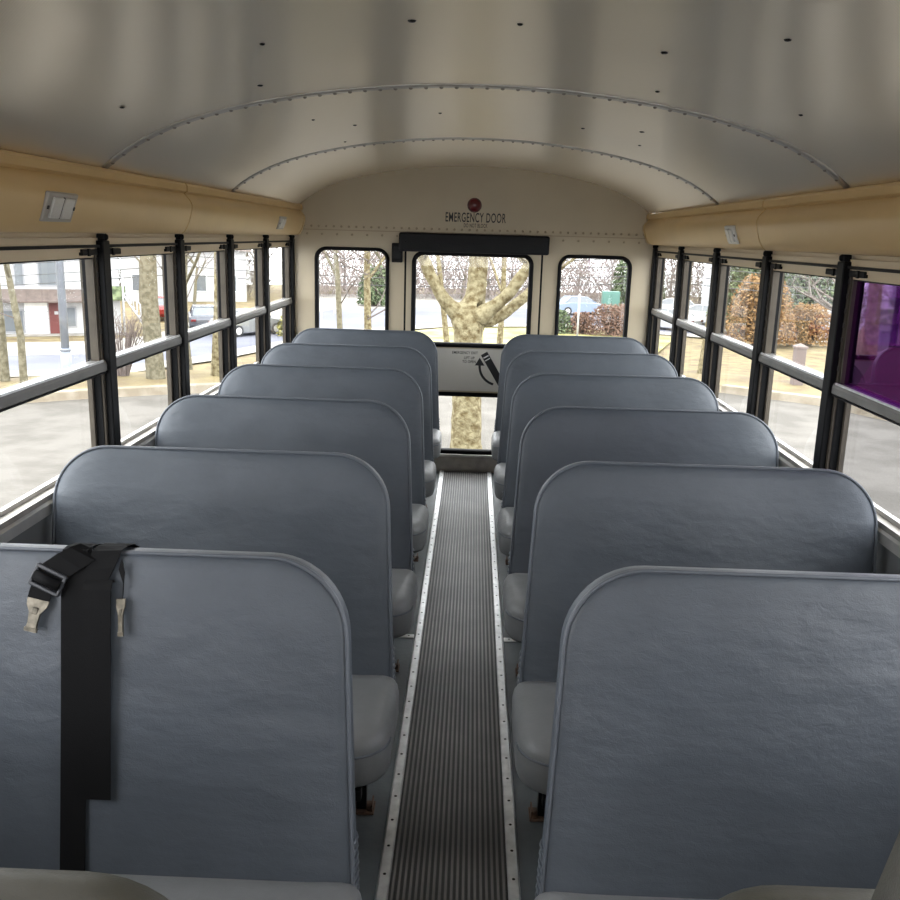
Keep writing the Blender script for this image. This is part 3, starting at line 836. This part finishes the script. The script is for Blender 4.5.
# ================================================================== OUTSIDE
CURB = [(-16, 6), (-6.5, 12.05), (-5.4, 12.8), (-4.5, 13.3), (-2, 14.5), (1, 15.3), (4.2, 15.1), (5.5, 14.1), (6.3, 12.5), (9.5, 6)]
def r0(az):
    dx, dy = math.sin(az), math.cos(az)
    for (x1, y1), (x2, y2) in zip(CURB, CURB[1:]):
        ex, ey = x2-x1, y2-y1; den = dx*ey-dy*ex
        if abs(den) < 1e-9: continue
        t = (x1*ey-y1*ex)/den; s = (x1*dy-y1*dx)/den
        if t > 0 and -1e-6 <= s <= 1+1e-6: return t
    return 17 if az < 0 else 11.2
ZL = -.95; ZF = -4.5
def tz(x, y):
    d = max(0, math.hypot(x, y)-r0(math.atan2(x, y)))
    return -.84+.02*min(d, 1.5)-3.69*min(1, max(0, (d-1.5)/15))
# parking lot
b = MB()
lot = [(-30, -14)]+[(-30, 6)]+CURB+[(24, 6), (24, -14)]
b.fill([lot], 'asphalt', 'xy', ZL)
structure(b.build('ground'), 'pale worn asphalt parking lot around the bus')
# curb
b = MB()
full = [(-30, 6)]+CURB+[(24, 6)]
for i, (p, q) in enumerate(zip(full, full[1:])):
    p, q = Vector(p), Vector(q); d = (q-p).normalized(); nn = Vector((-d.y, d.x))
    L = (q-p).length; k = max(1, int(L/3))
    for j in range(k):
        a = p+(q-p)*(j/k)+d*(.006); c = p+(q-p)*((j+1)/k)-d*.006
        rg = []
        for e in (a, c):
            rg.append([(e.x, e.y, ZL-.02), (e.x+nn.x*.02, e.y+nn.y*.02, -.835), (e.x+nn.x*.04, e.y+nn.y*.04, -.825), (e.x+nn.x*.17, e.y+nn.y*.17, -.825), (e.x+nn.x*.17, e.y+nn.y*.17, -1.1)])
        b.loft(rg, 'curbm', smooth=False)
structure(b.build('curb'), 'pale concrete curb at the edge of the lot')
# terrain beyond the curb
b = MB(); rows = []
rs = [.12, .5, 1, 1.5, 2.2, 3, 4.5, 6.5, 9, 12, 16.5, 20, 26, 34, 44, 60, 80, 92]
azs = [math.radians(a) for a in range(-76, 73, 2)]
for az in azs:
    row = []
    for d in rs:
        rr = r0(az)+d; x, y = rr*math.sin(az), rr*math.cos(az)
        z = tz(x, y)
        if d > 4: z += .05*math.sin(x*.9)*math.cos(y*.7)
        row.append(b.bm.verts.new((x, y, z)))
    rows.append(row)
for A, B_ in zip(rows, rows[1:]):
    for k in range(len(rs)-1): b.face([A[k], A[k+1], B_[k+1], B_[k]], 'grass', True)
structure(b.build('terrain'), 'dry grass sloping down beyond the lot')
def flat_strip(near, far, z, m, name, label):
    b = MB(); A = [b.bm.verts.new((x, y, z)) for x, y in near]; B_ = [b.bm.verts.new((x, y, z)) for x, y in far]
    for i in range(len(near)-1): b.face([A[i], A[i+1], B_[i+1], B_[i]], m)
    return structure(b.build(name), label)
near = [(-42, 27), (-19.2, 36.2), (-15.5, 37.9), (-12.9, 42.7), (-11, 48.2), (-7.6, 56.8), (-2.3, 62.5), (6, 65), (16, 60), (48, 56)]
far = [(-46, 31.5), (-21.5, 40.6), (-18, 42.2), (-16.6, 46), (-14.5, 54), (-11, 72), (-2.7, 77), (8, 79), (20, 78), (56, 76)]
flat_strip(near, far, ZF+.07, 'road', 'road', 'blue grey road curving behind the lot')
far2 = [(-49, 36), (-24, 45.3), (-20, 47), (-18.2, 50), (-17.5, 60), (-16.5, 88), (-3, 95), (9, 96), (21, 93), (58, 86)]
flat_strip(far, far2, ZF+.08, 'concrete', 'sidewalk', 'pale pavement on the far side of the road')
near2 = [(-41, 25.8), (-18.6, 34.8), (-14.4, 36.4), (-11.7, 41.6), (-9.8, 47.2), (-6.4, 55.4), (-1.6, 60.5), (6, 63), (15.4, 58), (46, 54)]
flat_strip(near2, near, ZF+.09, 'concrete', 'sidewalk', 'pale pavement on the near side of the road')
flat_strip([(-9, 42), (-5, 44), (0, 46), (6, 47), (9, 46)], [(-5.6, 54.5), (-4, 57), (-1.2, 59.8), (6, 62), (13, 58)], ZF+.1, 'lawn', 'lawn', 'yellow green lawn before the road')

# ---- bare trees
def grow(rng, p, d, L, r, depth, out, spread=.55, up=.15, bend=.25):
    n = 3; pts = [p]; rad = [r]
    for i in range(n):
        d = (d+Vector((rng.uniform(-1, 1), rng.uniform(-1, 1), rng.uniform(-.5, 1)*.6))*bend*.45+Vector((0, 0, up*.3))).normalized()
        p = p+d*L/n; pts.append(p); rad.append(r*(1-.38*(i+1)/n))
    out.append((depth, pts, rad))
    if depth <= 0: return
    k = rng.choice((2, 3, 3)) if depth > 1 else rng.choice((2, 3))
    for i in range(k):
        a = rng.uniform(0, 2*PI)
        s = Vector((math.cos(a), math.sin(a), rng.uniform(-.1, .5)))
        nd = (d*(1-spread)+s*spread).normalized()
        q = pts[-1] if i < 2 else pts[-2]
        grow(rng, q, nd, L*rng.uniform(.62, .85), rad[-1]*rng.uniform(.6, .82), depth-1, out, spread, up, bend)
def bare_tree(seed, h, r, depth=4, m='bark', mt='twig', first=.36, spread=.5, lean=0, root=None, low=False):
    rng = random.Random(seed); out = []
    grow(rng, Vector((0, 0, -.15)), Vector((lean, 0, 1)).normalized(), h*first, r, depth, out, spread)
    if low:
        for i in range(5):
            a = rng.uniform(0, 2*PI); z = rng.uniform(.35, .95)*h*first
            grow(rng, Vector((0, 0, z)), Vector((math.cos(a), math.sin(a), .35)).normalized(), h*.16, r*.22, 2, out, spread)
    root = root or empty('bare_tree')
    bt = MB(); bb = MB()
    for dp, pts, rad in out:
        big = dp == depth
        t = bt if big else bb
        t.tube(pts, [max(x, .006) for x in rad], m if dp >= depth-1 else mt, 10 if big else (6 if dp >= depth-1 else 3), cap=False)
    bt.build('trunk', root); bb.build('branches', root)
    return root
def put(o, x, y, label, group=None, z=None, rz=0, sc_=1):
    o.location = (x, y, tz(x, y) if z is None else z); o.rotation_euler.z = rz; o.scale = (sc_, sc_, sc_)
    return tag(o, label, 'tree', group)

# forked tree right behind the emergency door
root = empty('forked_tree', (0, 9.6, ZL))
me = bpy.data.meshes.new('trunk')
V = [(-.012, 9.6, -.95, .26), (-.014, 9.6, -.72, .205), (-.022, 9.6, -.23, .190), (-.018, 9.6, .25, .190), (-.016, 9.6, .50, .200), (-.014, 9.6, .62, .190),
     (-.16, 9.57, .70, .115), (-.28, 9.54, .82, .095), (-.385, 9.52, .98, .085), (-.50, 9.5, 1.22, .078), (-.62, 9.45, 1.6, .07), (-.9, 9.4, 2.6, .05),
     (.13, 9.54, .70, .115), (.26, 9.5, .80, .095), (.40, 9.45, .945, .085), (.57, 9.4, 1.21, .078), (.85, 9.3, 1.7, .07), (1.3, 9.2, 2.7, .05),
     (.030, 9.68, .82, .150), (.050, 9.72, 1.0, .140), (.058, 9.75, 1.29, .130), (.07, 9.8, 2.0, .12), (.1, 9.8, 3.4, .07),
     (.16, 9.70, .60, .10), (.34, 9.76, .68, .085), (.55, 9.8, .86, .072), (.76, 9.85, 1.06, .065), (1.2, 9.9, 1.6, .05)]
Ed = [(i, i+1) for i in range(11)]+[(5, 12)]+[(i, i+1) for i in range(12, 17)]+[(5, 18)]+[(i, i+1) for i in range(18, 22)]+[(12, 23)]+[(i, i+1) for i in range(23, 27)]
me.from_pydata([(x, y-9.6, z+.95) for x, y, z, r in V], Ed, [])
o = bpy.data.objects.new('trunk', me); COL.objects.link(o); o.parent = root; me.materials.append(M['bark2'])
sk = o.modifiers.new('s', 'SKIN'); sk.use_smooth_shade = True
for i, sv in enumerate(me.skin_vertices[0].data): sv.radius = (V[i][3]*(.80 if i > 5 else .88),)*2; sv.use_root = i == 0
su = o.modifiers.new('u', 'SUBSURF'); su.levels = 3; su.render_levels = 3
tx = bpy.data.textures.new('barknoise', 'CLOUDS'); tx.noise_scale = .12
dm = o.modifiers.new('d', 'DISPLACE'); dm.texture = tx; dm.strength = .03; dm.mid_level = .5
b = MB(); rng = random.Random(5); out = []
for i in (9, 10, 15, 16, 20, 21, 26):
    x, y, z, r = V[i]
    for q in range(3):
        a = rng.uniform(0, 2*PI); grow(rng, Vector((x, y-9.6, z+.95)), Vector((math.cos(a), math.sin(a), .6)).normalized(), .5, .02, 2, out)
for dp, pts, rad in out: b.tube(pts, [max(.003, q) for q in rad], 'bark2', 4, cap=False)
b.build('branches', root)
tag(root, 'thick mossy tree with a low fork right behind the emergency door', 'tree')

# verge trees near the lot
put(bare_tree(11, 7.5, .075, 4, low=True), -6.95, 13.25, 'thin bare tree at the outer end of the verge by the pale pole')
put(bare_tree(12, 7.0, .060, 4, low=True), -6.62, 13.15, 'thin bare tree standing closest to the pale pole')
put(bare_tree(13, 9, .155, 4, first=.45), -4.93, 14.0, 'stout bare tree trunk beyond the curb beside the bare bush')
put(bare_tree(14, 6.5, .058, 4, low=True), -4.70, 15.0, 'slim bare tree in front of the parked dark car')
put(bare_tree(15, 9, .125, 4, m='bark2', first=.45), -4.10, 14.5, 'tan mottled tree trunk beside the parked dark car')
put(bare_tree(16, 8, .065, 4, low=True), -2.47, 17.2, 'slim forked bare tree seen through the rear window by the buzzer box')
put(bare_tree(17, 8, .085, 4, m='bark2', low=True), -2.02, 17.6, 'pale bare tree before the green shrub behind the bus')
put(bare_tree(18, 8, .075, 4, m='bark2'), -.46, 19.5, 'thin pale trunk showing beside the forked tree, on its road-curve side')
put(bare_tree(19, 8, .075, 4, m='bark2'), .58, 19.5, 'thin pale trunk showing beside the forked tree, on its hedge side')
put(bare_tree(20, 8, .085, 4, m='bark2', first=.45), 4.18, 16.4, 'tan tree trunk in the grass before the parked white cars')
put(bare_tree(22, 8.5, .30, 4, first=.28, spread=.6, lean=.25), 10.2, 26.0, 'leaning grey tree trunk in front of the white car')

# far bare trees: three of a kind, copied
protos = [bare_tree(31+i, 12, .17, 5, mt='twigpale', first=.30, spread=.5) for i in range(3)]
rng = random.Random(3); kids_of(None)
spots = []
for i in range(44):
    t = -38+76*i/43+rng.uniform(-.7, .7); az = math.radians(t)
    rr = rng.uniform(76, 100) if abs(t) > 4 else rng.uniform(84, 100)
    spots.append((rr*math.sin(az), rr*math.cos(az)))
for i, (x, y) in enumerate(spots):
    p = protos[i % 3]; o = p if i < 3 else copy_tree(p)
    put(o, x, y, 'tall bare grey tree in the wood beyond the road', 'bare trees beyond the road', ZF, rng.uniform(0, 6), rng.uniform(.85, 1.2))

# ---- twiggy thicket closing the view
def thicket(a0, a1, rmin, rmax, h, n, m, label, name='thicket'):
    rng = random.Random(n); b = MB()
    for i in range(n):
        az = math.radians(rng.uniform(a0, a1)); rr = rng.uniform(rmin, rmax); p = Vector((rr*math.sin(az), rr*math.cos(az), ZF))
        p.z += rng.random()**1.3*h*.8
        d = Vector((rng.uniform(-.8, .8), rng.uniform(-.4, .4), rng.uniform(.3, 1))).normalized()
        L = rng.uniform(.8, 2.4); q = p+d*L*.5+Vector((rng.uniform(-.2, .2), 0, .1)); t = p+d*L
        w = rng.uniform(.014, .036)
        b.tube([p, q, t], [w, w*.7, w*.3], m, 3, cap=False, smooth=False)
    return tag(b.build(name, norm=False), label, 'thicket', None, 'stuff')
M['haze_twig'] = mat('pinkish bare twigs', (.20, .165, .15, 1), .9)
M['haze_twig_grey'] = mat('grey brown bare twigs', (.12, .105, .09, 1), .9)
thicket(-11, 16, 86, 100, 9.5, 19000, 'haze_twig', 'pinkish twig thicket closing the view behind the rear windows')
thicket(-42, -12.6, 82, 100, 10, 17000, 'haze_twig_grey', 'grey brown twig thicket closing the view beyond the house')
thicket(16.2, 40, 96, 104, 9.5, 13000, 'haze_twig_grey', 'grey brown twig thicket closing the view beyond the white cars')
# ---- bushes
def bush(seed, rx, ry, h, m, name='bush', n=700, leaf=.09, twigs=40, tm='twig'):
    rng = random.Random(seed); root = empty(name)
    b = MB()
    if n:
        for i in range(n):
            th = rng.uniform(0, 2*PI); u = rng.random()**.45; el = rng.uniform(0, 1)
            x = rx*u*math.cos(th)*math.sqrt(1-el*el*.85); y = ry*u*math.sin(th)*math.sqrt(1-el*el*.85); z = h*(.06+.94*el*(.8+.2*u))
            c = Vector((x, y, z)); s = leaf*rng.uniform(.6, 1.3)
            a1 = Vector((rng.uniform(-1, 1), rng.uniform(-1, 1), rng.uniform(-1, 1))).normalized(); a2 = a1.orthogonal().normalized()
            vs = [b.bm.verts.new(c+a1*s), b.bm.verts.new(c+a2*s*.6), b.bm.verts.new(c-a1*s), b.bm.verts.new(c-a2*s*.6)]
            b.face(vs, m)
        b.build('foliage', root, norm=False)
    b = MB()
    for i in range(twigs):
        th = rng.uniform(0, 2*PI); q = rng.uniform(.3, .95); e = Vector((rx*q*math.cos(th), ry*q*math.sin(th), h*rng.uniform(.6, 1)))
        s = Vector((rx*.12*math.cos(th), ry*.12*math.sin(th), -.05)); m_ = s.lerp(e, .5)+Vector((0, 0, h*.12))
        b.tube([s, m_, e], [.02*h/1.2, .012*h/1.2, .004], tm, 4, cap=False)
        if not n:
            for w in range(4):
                f = m_.lerp(e, rng.random()); g_ = f+Vector((rng.uniform(-1, 1)*rx*.3, rng.uniform(-1, 1)*ry*.3, h*rng.uniform(.05, .3)))
                b.tube([f, g_], [.006, .003], tm, 3, cap=False)
    b.build('stems', root)
    return root
def putb(o, x, y, label, z=None):
    o.location = (x, y, tz(x, y) if z is None else z); return tag(o, label, 'bush')
putb(bush(1, .55, .45, .95, 'twig', n=0, twigs=34, tm='twigpale'), -5.50, 14.1, 'leafless twiggy bush on the verge beside the stout tree')
putb(bush(2, 1.9, 1.0, 2.1, 'redtwig', n=5000, leaf=.065), 8.95, 58, 'rounded rusty brown hedge bush behind the bus', ZF)
putb(bush(3, .9, .8, 1.6, 'green', n=900, leaf=.10), 5.6, 58.5, 'small dark green bush next to the rusty hedge', ZF)
putb(bush(9, 1.0, .7, 1.5, 'redtwig', n=900, leaf=.10), 7.0, 58.5, 'low rusty bush between the green bush and the big hedge', ZF)
putb(bush(4, 2.2, 1.6, 4.3, 'orange', n=8000, leaf=.09), 17.2, 55, 'tall orange brown beech bush on the grass', ZF)
putb(bush(5, 2.4, 2.0, 5.6, 'green', n=4200, leaf=.16), 18.2, 62, 'tall evergreen rising behind the orange beech bush', ZF)
putb(bush(6, 1.7, 1.2, 2.6, 'orange', n=4500, leaf=.085), 20.5, 56, 'lower orange brown bush beside the leaning tree', ZF)
putb(bush(7, 1.5, 1.4, 3.4, 'green', n=2200, leaf=.13), -8.2, 76.5, 'pale green rounded shrub across the road behind the bus', ZF)
putb(bush(8, .8, .8, 1.5, 'lawn', n=600, leaf=.12), -10.5, 52.5, 'yellow green shrub at the road bend', ZF)
putb(bush(10, 3.4, 2.0, 6.2, 'green', n=4200, leaf=.18), 26.5, 72, 'broad evergreen in the distance behind the leaning tree', ZF)
putb(bush(12, 2.6, 2.0, 5.6, 'green', n=2600, leaf=.18), 15.0, 84, 'distant evergreen behind the parked white cars', ZF)

# ---- pole, post, wires
root = tag(empty('utility_pole', (-6.30, 13.9, tz(-6.30, 13.9))), 'pale blue grey pole on the verge in front of the white house', 'pole')
b = MB(); b.tube([(0, 0, -.2), (0, 0, .4)], .075, 'polem', 16); b.tube([(0, 0, .4), (.02, 0, 7)], [.062, .045], 'polem', 16); b.build('shaft', root)
b = MB(); b.tube([(0, 0, .39), (0, 0, .43)], .082, 'polem', 16); b.build('collar', root)
root = tag(empty('wooden_post', (5.55, 15.4, tz(5.55, 15.4))), 'weathered square wooden post on the grass', 'post')
b = MB(); b.box(-.085, .085, -.085, .085, -.1, .62, 'twigpale', .01); b.build('post_body', root)
b = MB(); b.loft([[(-.1, -.1, .62), (.1, -.1, .62), (.1, .1, .62), (-.1, .1, .62)], [(-.1, -.1, .65), (.1, -.1, .65), (.1, .1, .65), (-.1, .1, .65)], [(-.01, -.01, .70), (.01, -.01, .70), (.01, .01, .70), (-.01, .01, .70)]], 'twigpale', smooth=False); b.build('post_cap', root)
root = tag(empty('marker_post', (6.6, 57, ZF)), 'thin pale post standing before the rusty hedge', 'post')
b = MB(); b.tube([(0, 0, 0), (0, 0, 2.6)], .06, 'siding', 8); b.build('shaft', root)
b = MB(); b.sphere((0, 0, 2.62), .08, 'siding', 2); b.build('finial', root)
for i, (z0, z1) in enumerate(((.55, .95), (.15, .62), (-.35, .2), (-.75, -.1))):
    b = MB(); pts = []
    for k in range(25):
        t = k/24; az = math.radians(-48+90*t); rr = 38+6*math.sin(t*3)
        pts.append((rr*math.sin(az), rr*math.cos(az), z0+(z1-z0)*t-.5*math.sin(PI*((t*3) % 1))))
    b.tube(pts, .018, 'wire', 5)
    tag(b.build('overhead_wire'), 'thin dark overhead wire strung along the road', 'wire', 'overhead wires')

# ---- white house across the road
hr = tag(empty('house', (-25.7, 48.7, ZF), math.atan2(.392, .92)), 'white two-storey house with a dark red door across the road', 'house')
def hp(n, m, *bxs):
    b = MB()
    for q in bxs: b.box(*q[:6], q[6] if len(q) > 6 else m)
    return b.build(n, hr)
hp('lower_wall', 'siding', (-9, 6.3, 0, 6, 0, 2.15))
hp('upper_wall', 'siding', (-9, 6.3, .1, 6, 2.15, 5.6))
b = MB(); b.loft([[(-9.2, -.9, 1.85), (4.4, -.9, 1.85), (4.4, .15, 2.45), (-9.2, .15, 2.45)], [(-9.2, -.9, 1.93), (4.4, -.9, 1.93), (4.4, .15, 2.55), (-9.2, .15, 2.55)]], 'roofing', smooth=False); b.build('porch_roof', hr)
b = MB(); b.loft([[(4.4, -.6, 1.95), (6.6, -.6, 1.95), (6.6, .1, 2.6), (4.4, .1, 2.6)], [(4.4, -.6, 2.03), (6.6, -.6, 2.03), (6.6, .1, 2.7), (4.4, .1, 2.7)]], 'green', smooth=False); b.build('side_porch_roof', hr)
b = MB(); b.loft([[(x, -.4, 5.5), (x, 3, 7.6), (x, 6.4, 5.5)] for x in (-9.3, 6.6)], 'roofing', smooth=False); b.build('roof', hr)
dr = hp('entry_door', 'reddoor', (2.58, 3.20, -.05, .02, .05, 1.80))
b = MB(); b.box(2.85, 3.05, -.07, -.05, 1.15, 1.32, 'siding'); b.build('notice', dr)
b = MB(); b.sphere((3.12, -.08, .9), .04, 'zinc', 2); b.build('door_knob', dr)
gp = hp('garage_panel', 'white', (1.36, 2.5, -.04, .02, .06, 1.84))
b = MB()
for z in (.5, .9, 1.3): b.box(1.36, 2.5, -.05, -.04, z, z+.03, 'siding_g')
b.build('panel_groove', gp)
for q in ((-.6, 1.25, .25, 1.35), (-4.2, -2.2, .3, 1.5), (3.5, 3.9, .5, 1.5), (4.9, 5.8, .4, 1.5)):
    w = hp('window_frame', 'siding_g', (q[0]-.08, q[1]+.08, -.04, .02, q[2]-.08, q[3]+.08)); b = MB(); b.box(q[0], q[1], -.05, -.04, q[2], q[3], 'pane'); b.build('window_pane', w)
for q in ((2.2, 3.15, 2.75, 4.25), (1.0, 1.4, 2.75, 4.0), (-1.6, -.4, 2.75, 4.25), (-4.2, -3, 2.75, 4.25), (4.7, 5.5, 2.9, 4.2)):
    w = hp('window_frame', 'siding_g', (q[0]-.08, q[1]+.08, .06, .12, q[2]-.08, q[3]+.08)); b = MB(); b.box(q[0], q[1], .05, .06, q[2], q[3], 'pane'); b.build('window_pane', w)
hp('plinth', 'concrete', (-9.2, 6.5, -.5, 0, 0, .10))
b = MB()
sx0 = 6.45
for k in range(9): b.box(sx0+k*.14, sx0+(k+1)*.14+.03, -.7, .3, 2.3-k*.26, 2.36-k*.26, 'siding')
st_r = tag(empty('outdoor_staircase', (-25.7, 48.7, ZF), math.atan2(.392, .92)), 'white wooden outdoor staircase at the end of the white house', 'staircase')
b.build('tread', st_r)
b = MB()
for y in (-.7, .3):
    b.tube([(sx0, y, 2.3), (sx0+1.3, y, .1)], .05, 'siding', 6); b.tube([(sx0, y, 3.2), (sx0+1.3, y, 1.0)], .04, 'siding', 6)
    for k in range(8): b.tube([(sx0+k*.18, y, 2.3-k*.305), (sx0+k*.18, y, 3.2-k*.305)], .022, 'siding', 5)
for x, y in ((sx0, -.7), (sx0, .3), (sx0+1.3, -.7), (sx0+1.3, .3)): b.tube([(x, y, 0), (x, y, 3.3 if x == sx0 else 1.2)], .05, 'siding', 6)
b.build('railing', st_r)

def far_building(name, x, y, rz, w, d, h, m, label, rows_=2, cols=5, roof='roofing'):
    r = tag(empty(name, (x, y, ZF), rz), label, 'building')
    b = MB(); b.box(-w/2, w/2, 0, d, 0, h, m); b.build('wall', r)
    b = MB(); b.loft([[(xx, -.4, h), (xx, d/2, h+2.2), (xx, d+.4, h)] for xx in (-w/2-.4, w/2+.4)], roof, smooth=False); b.build('roof', r)
    for i in range(rows_):
        for j in range(cols):
            xx = -w/2+w*(j+.5)/cols; zz = .9+i*2.7
            f = MB(); f.box(xx-.5, xx+.5, -.04, 0, zz-.06, zz+1.36, 'white'); fo = f.build('window_frame', r)
            g_ = MB(); g_.box(xx-.42, xx+.42, -.06, -.04, zz, zz+1.3, 'pane'); g_.build('window_pane', fo)
far_building('far_house', -24, 76, .35, 10, 7, 4.2, 'siding', 'pale house beyond the parked cars, across the road', 1, 4)
far_building('far_house', 27, 76, -.35, 16, 8, 5.0, 'siding', 'long white building behind the parked white cars', 2, 7)
root = tag(empty('utility_box', (11.3, 75.6, ZF)), 'green utility cabinet far behind the rusty hedge', 'utility box')
b = MB(); b.box(-.7, .7, -.4, .4, 0, 1.9, 'utility', .04); b.build('body', root)
b = MB(); b.box(-.62, -.02, -.43, -.4, .15, 1.75, 'utility', .01); b.box(.02, .62, -.43, -.4, .15, 1.75, 'utility', .01); b.build('door', root)
root = tag(empty('street_sign', (-14.4, 52.4, ZF), .2), 'small white sign board above the parked dark car', 'sign')
b = MB(); b.tube([(0, .03, 0), (0, .03, 3.1)], .035, 'alu', 8); b.build('post', root)
b = MB(); b.box(-.5, .5, -.02, 0, 2.55, 2.95, 'white', .01); b.build('board', root)

# ---- cars
def car(paint):
    r = empty('car')
    L = [(-2.15, .45), (-2.2, .75), (-2.05, .93), (-1.2, 1.0), (1.05, .98), (2.0, .82), (2.2, .65), (2.18, .38), (1.8, .25), (-1.9, .25)]
    b = MB()
    b.loft([[(x, y*(.82 if abs(y) > .8 else 1), z) for x, z in L] if False else [(x*(1 if abs(y) < .8 else .97), y, z*(1 if abs(y) < .8 else .97)) for x, z in L] for y in (-.86, -.78, .78, .86)], paint, smooth=False)
    b.build('body', r)
    b = MB(); lo = [(-1.55, .97), (1.15, .97), (.35, 1.42), (-1.05, 1.42)]
    b.loft([[(x, .72 if z < 1.2 else .58, z) for x, z in lo], [(x, -.72 if z < 1.2 else -.58, z) for x, z in lo]], 'pane', smooth=False); b.build('glasshouse', r)
    b = MB(); b.box(-1.08, .38, -.60, .60, 1.405, 1.45, paint, .02)
    for s_ in (-1, 1):
        b.tube([(1.16, s_*.72, .97), (.36, s_*.58, 1.42)], .035, paint, 5); b.tube([(-1.56, s_*.72, .97), (-1.05, s_*.58, 1.42)], .05, paint, 5); b.tube([(-.25, s_*.725, .97), (-.25, s_*.585, 1.42)], .03, paint, 5)
    b.build('roof', r)
    for x in (-1.35, 1.35):
        for s_ in (-1, 1):
            b = MB(); b.tube([(x, s_*.66, .33), (x, s_*.88, .33)], .33, 'tyre', 20); b.tube([(x, s_*.87, .33), (x, s_*.895, .33)], .2, 'alu', 14); b.build('wheel', r)
    b = MB()
    for s_ in (-1, 1): b.box(2.1, 2.2, s_*.62-.16, s_*.62+.16, .60, .72, 'lens', .02)
    b.build('headlight', r)
    b = MB()
    for s_ in (-1, 1): b.box(-2.22, -2.12, s_*.64-.15, s_*.64+.15, .66, .8, 'red', .02)
    b.build('tail_light', r)
    return r
def putc(paint, x, y, rz, label, s=1):
    o = car(paint); o.location = (x, y, ZF+.07); o.rotation_euler.z = rz; o.scale = (s,)*3; return tag(o, label, 'car')
putc('card', -16.2, 54.5, 1.9, 'dark car parked beyond the slim bare tree')
putc('cars', -13.0, 52.6, .9, 'silver car on the road bend beyond the tan mottled trunk')
putc('carr', -20.9, 60.5, 1.95, 'red car half hidden behind the stout tree trunk')
putc('carb', 8.6, 74, .3, 'pale blue car behind the rusty hedge')
putc('carw', 13.6, 63.5, 2.4, 'white car parked in front, closest to the rear corner of the bus')
putc('carw', 16.3, 75, 2.6, 'white car parked farther back, behind the other white car')
putc('carw', 17.2, 68.5, 2.4, 'white car parked beyond the tan tree trunk in the grass')
putc('carw', 25.2, 66, 2.8, 'white car beyond the leaning grey tree')

# ------------------------------------------------------------------ light, camera
w = bpy.data.worlds.new('overcast sky'); sc.world = w; w.use_nodes = True
nt = w.node_tree; bg = nt.nodes['Background']
tc = nt.nodes.new('ShaderNodeTexCoord'); sp_ = nt.nodes.new('ShaderNodeSeparateXYZ'); nt.links.new(tc.outputs['Generated'], sp_.inputs[0])
cr = nt.nodes.new('ShaderNodeValToRGB')
cr.color_ramp.elements[0].position = 0; cr.color_ramp.elements[0].color = (.92, .94, .98, 1)
cr.color_ramp.elements[1].position = .8; cr.color_ramp.elements[1].color = (.97, .98, 1, 1)
nt.links.new(sp_.outputs['Z'], cr.inputs['Fac']); nt.links.new(cr.outputs['Color'], bg.inputs['Color'])
bg.inputs['Strength'].default_value = 4.6

cam = bpy.data.cameras.new('camera'); co = bpy.data.objects.new('camera', cam); COL.objects.link(co)
cam.sensor_width = 36; cam.sensor_fit = 'HORIZONTAL'; cam.lens = 905.37/900*36; cam.clip_start = .02; cam.clip_end = 500
Rv = Vector((0.9992582, 0.02709201, 0.02736904)); Uv = Vector((-0.03286822, 0.22964045, 0.97272038)); Fv = Vector((-0.02006791, 0.97289839, -0.23036057))
mw = Matrix((Rv, Uv, -Fv)).transposed().to_4x4(); mw.translation = (0.01225, 0, 1.48463)
co.matrix_world = mw
sc.camera = co
sc.view_settings.view_transform = 'Standard'; sc.view_settings.look = 'None'; sc.view_settings.gamma = 1
sc.view_settings.use_curve_mapping = False
sc.view_settings.exposure = 1.0
sc.cycles.max_bounces = 12; sc.cycles.diffuse_bounces = 6; sc.cycles.glossy_bounces = 4; sc.cycles.transparent_max_bounces = 24
sc.cycles.use_denoising = True
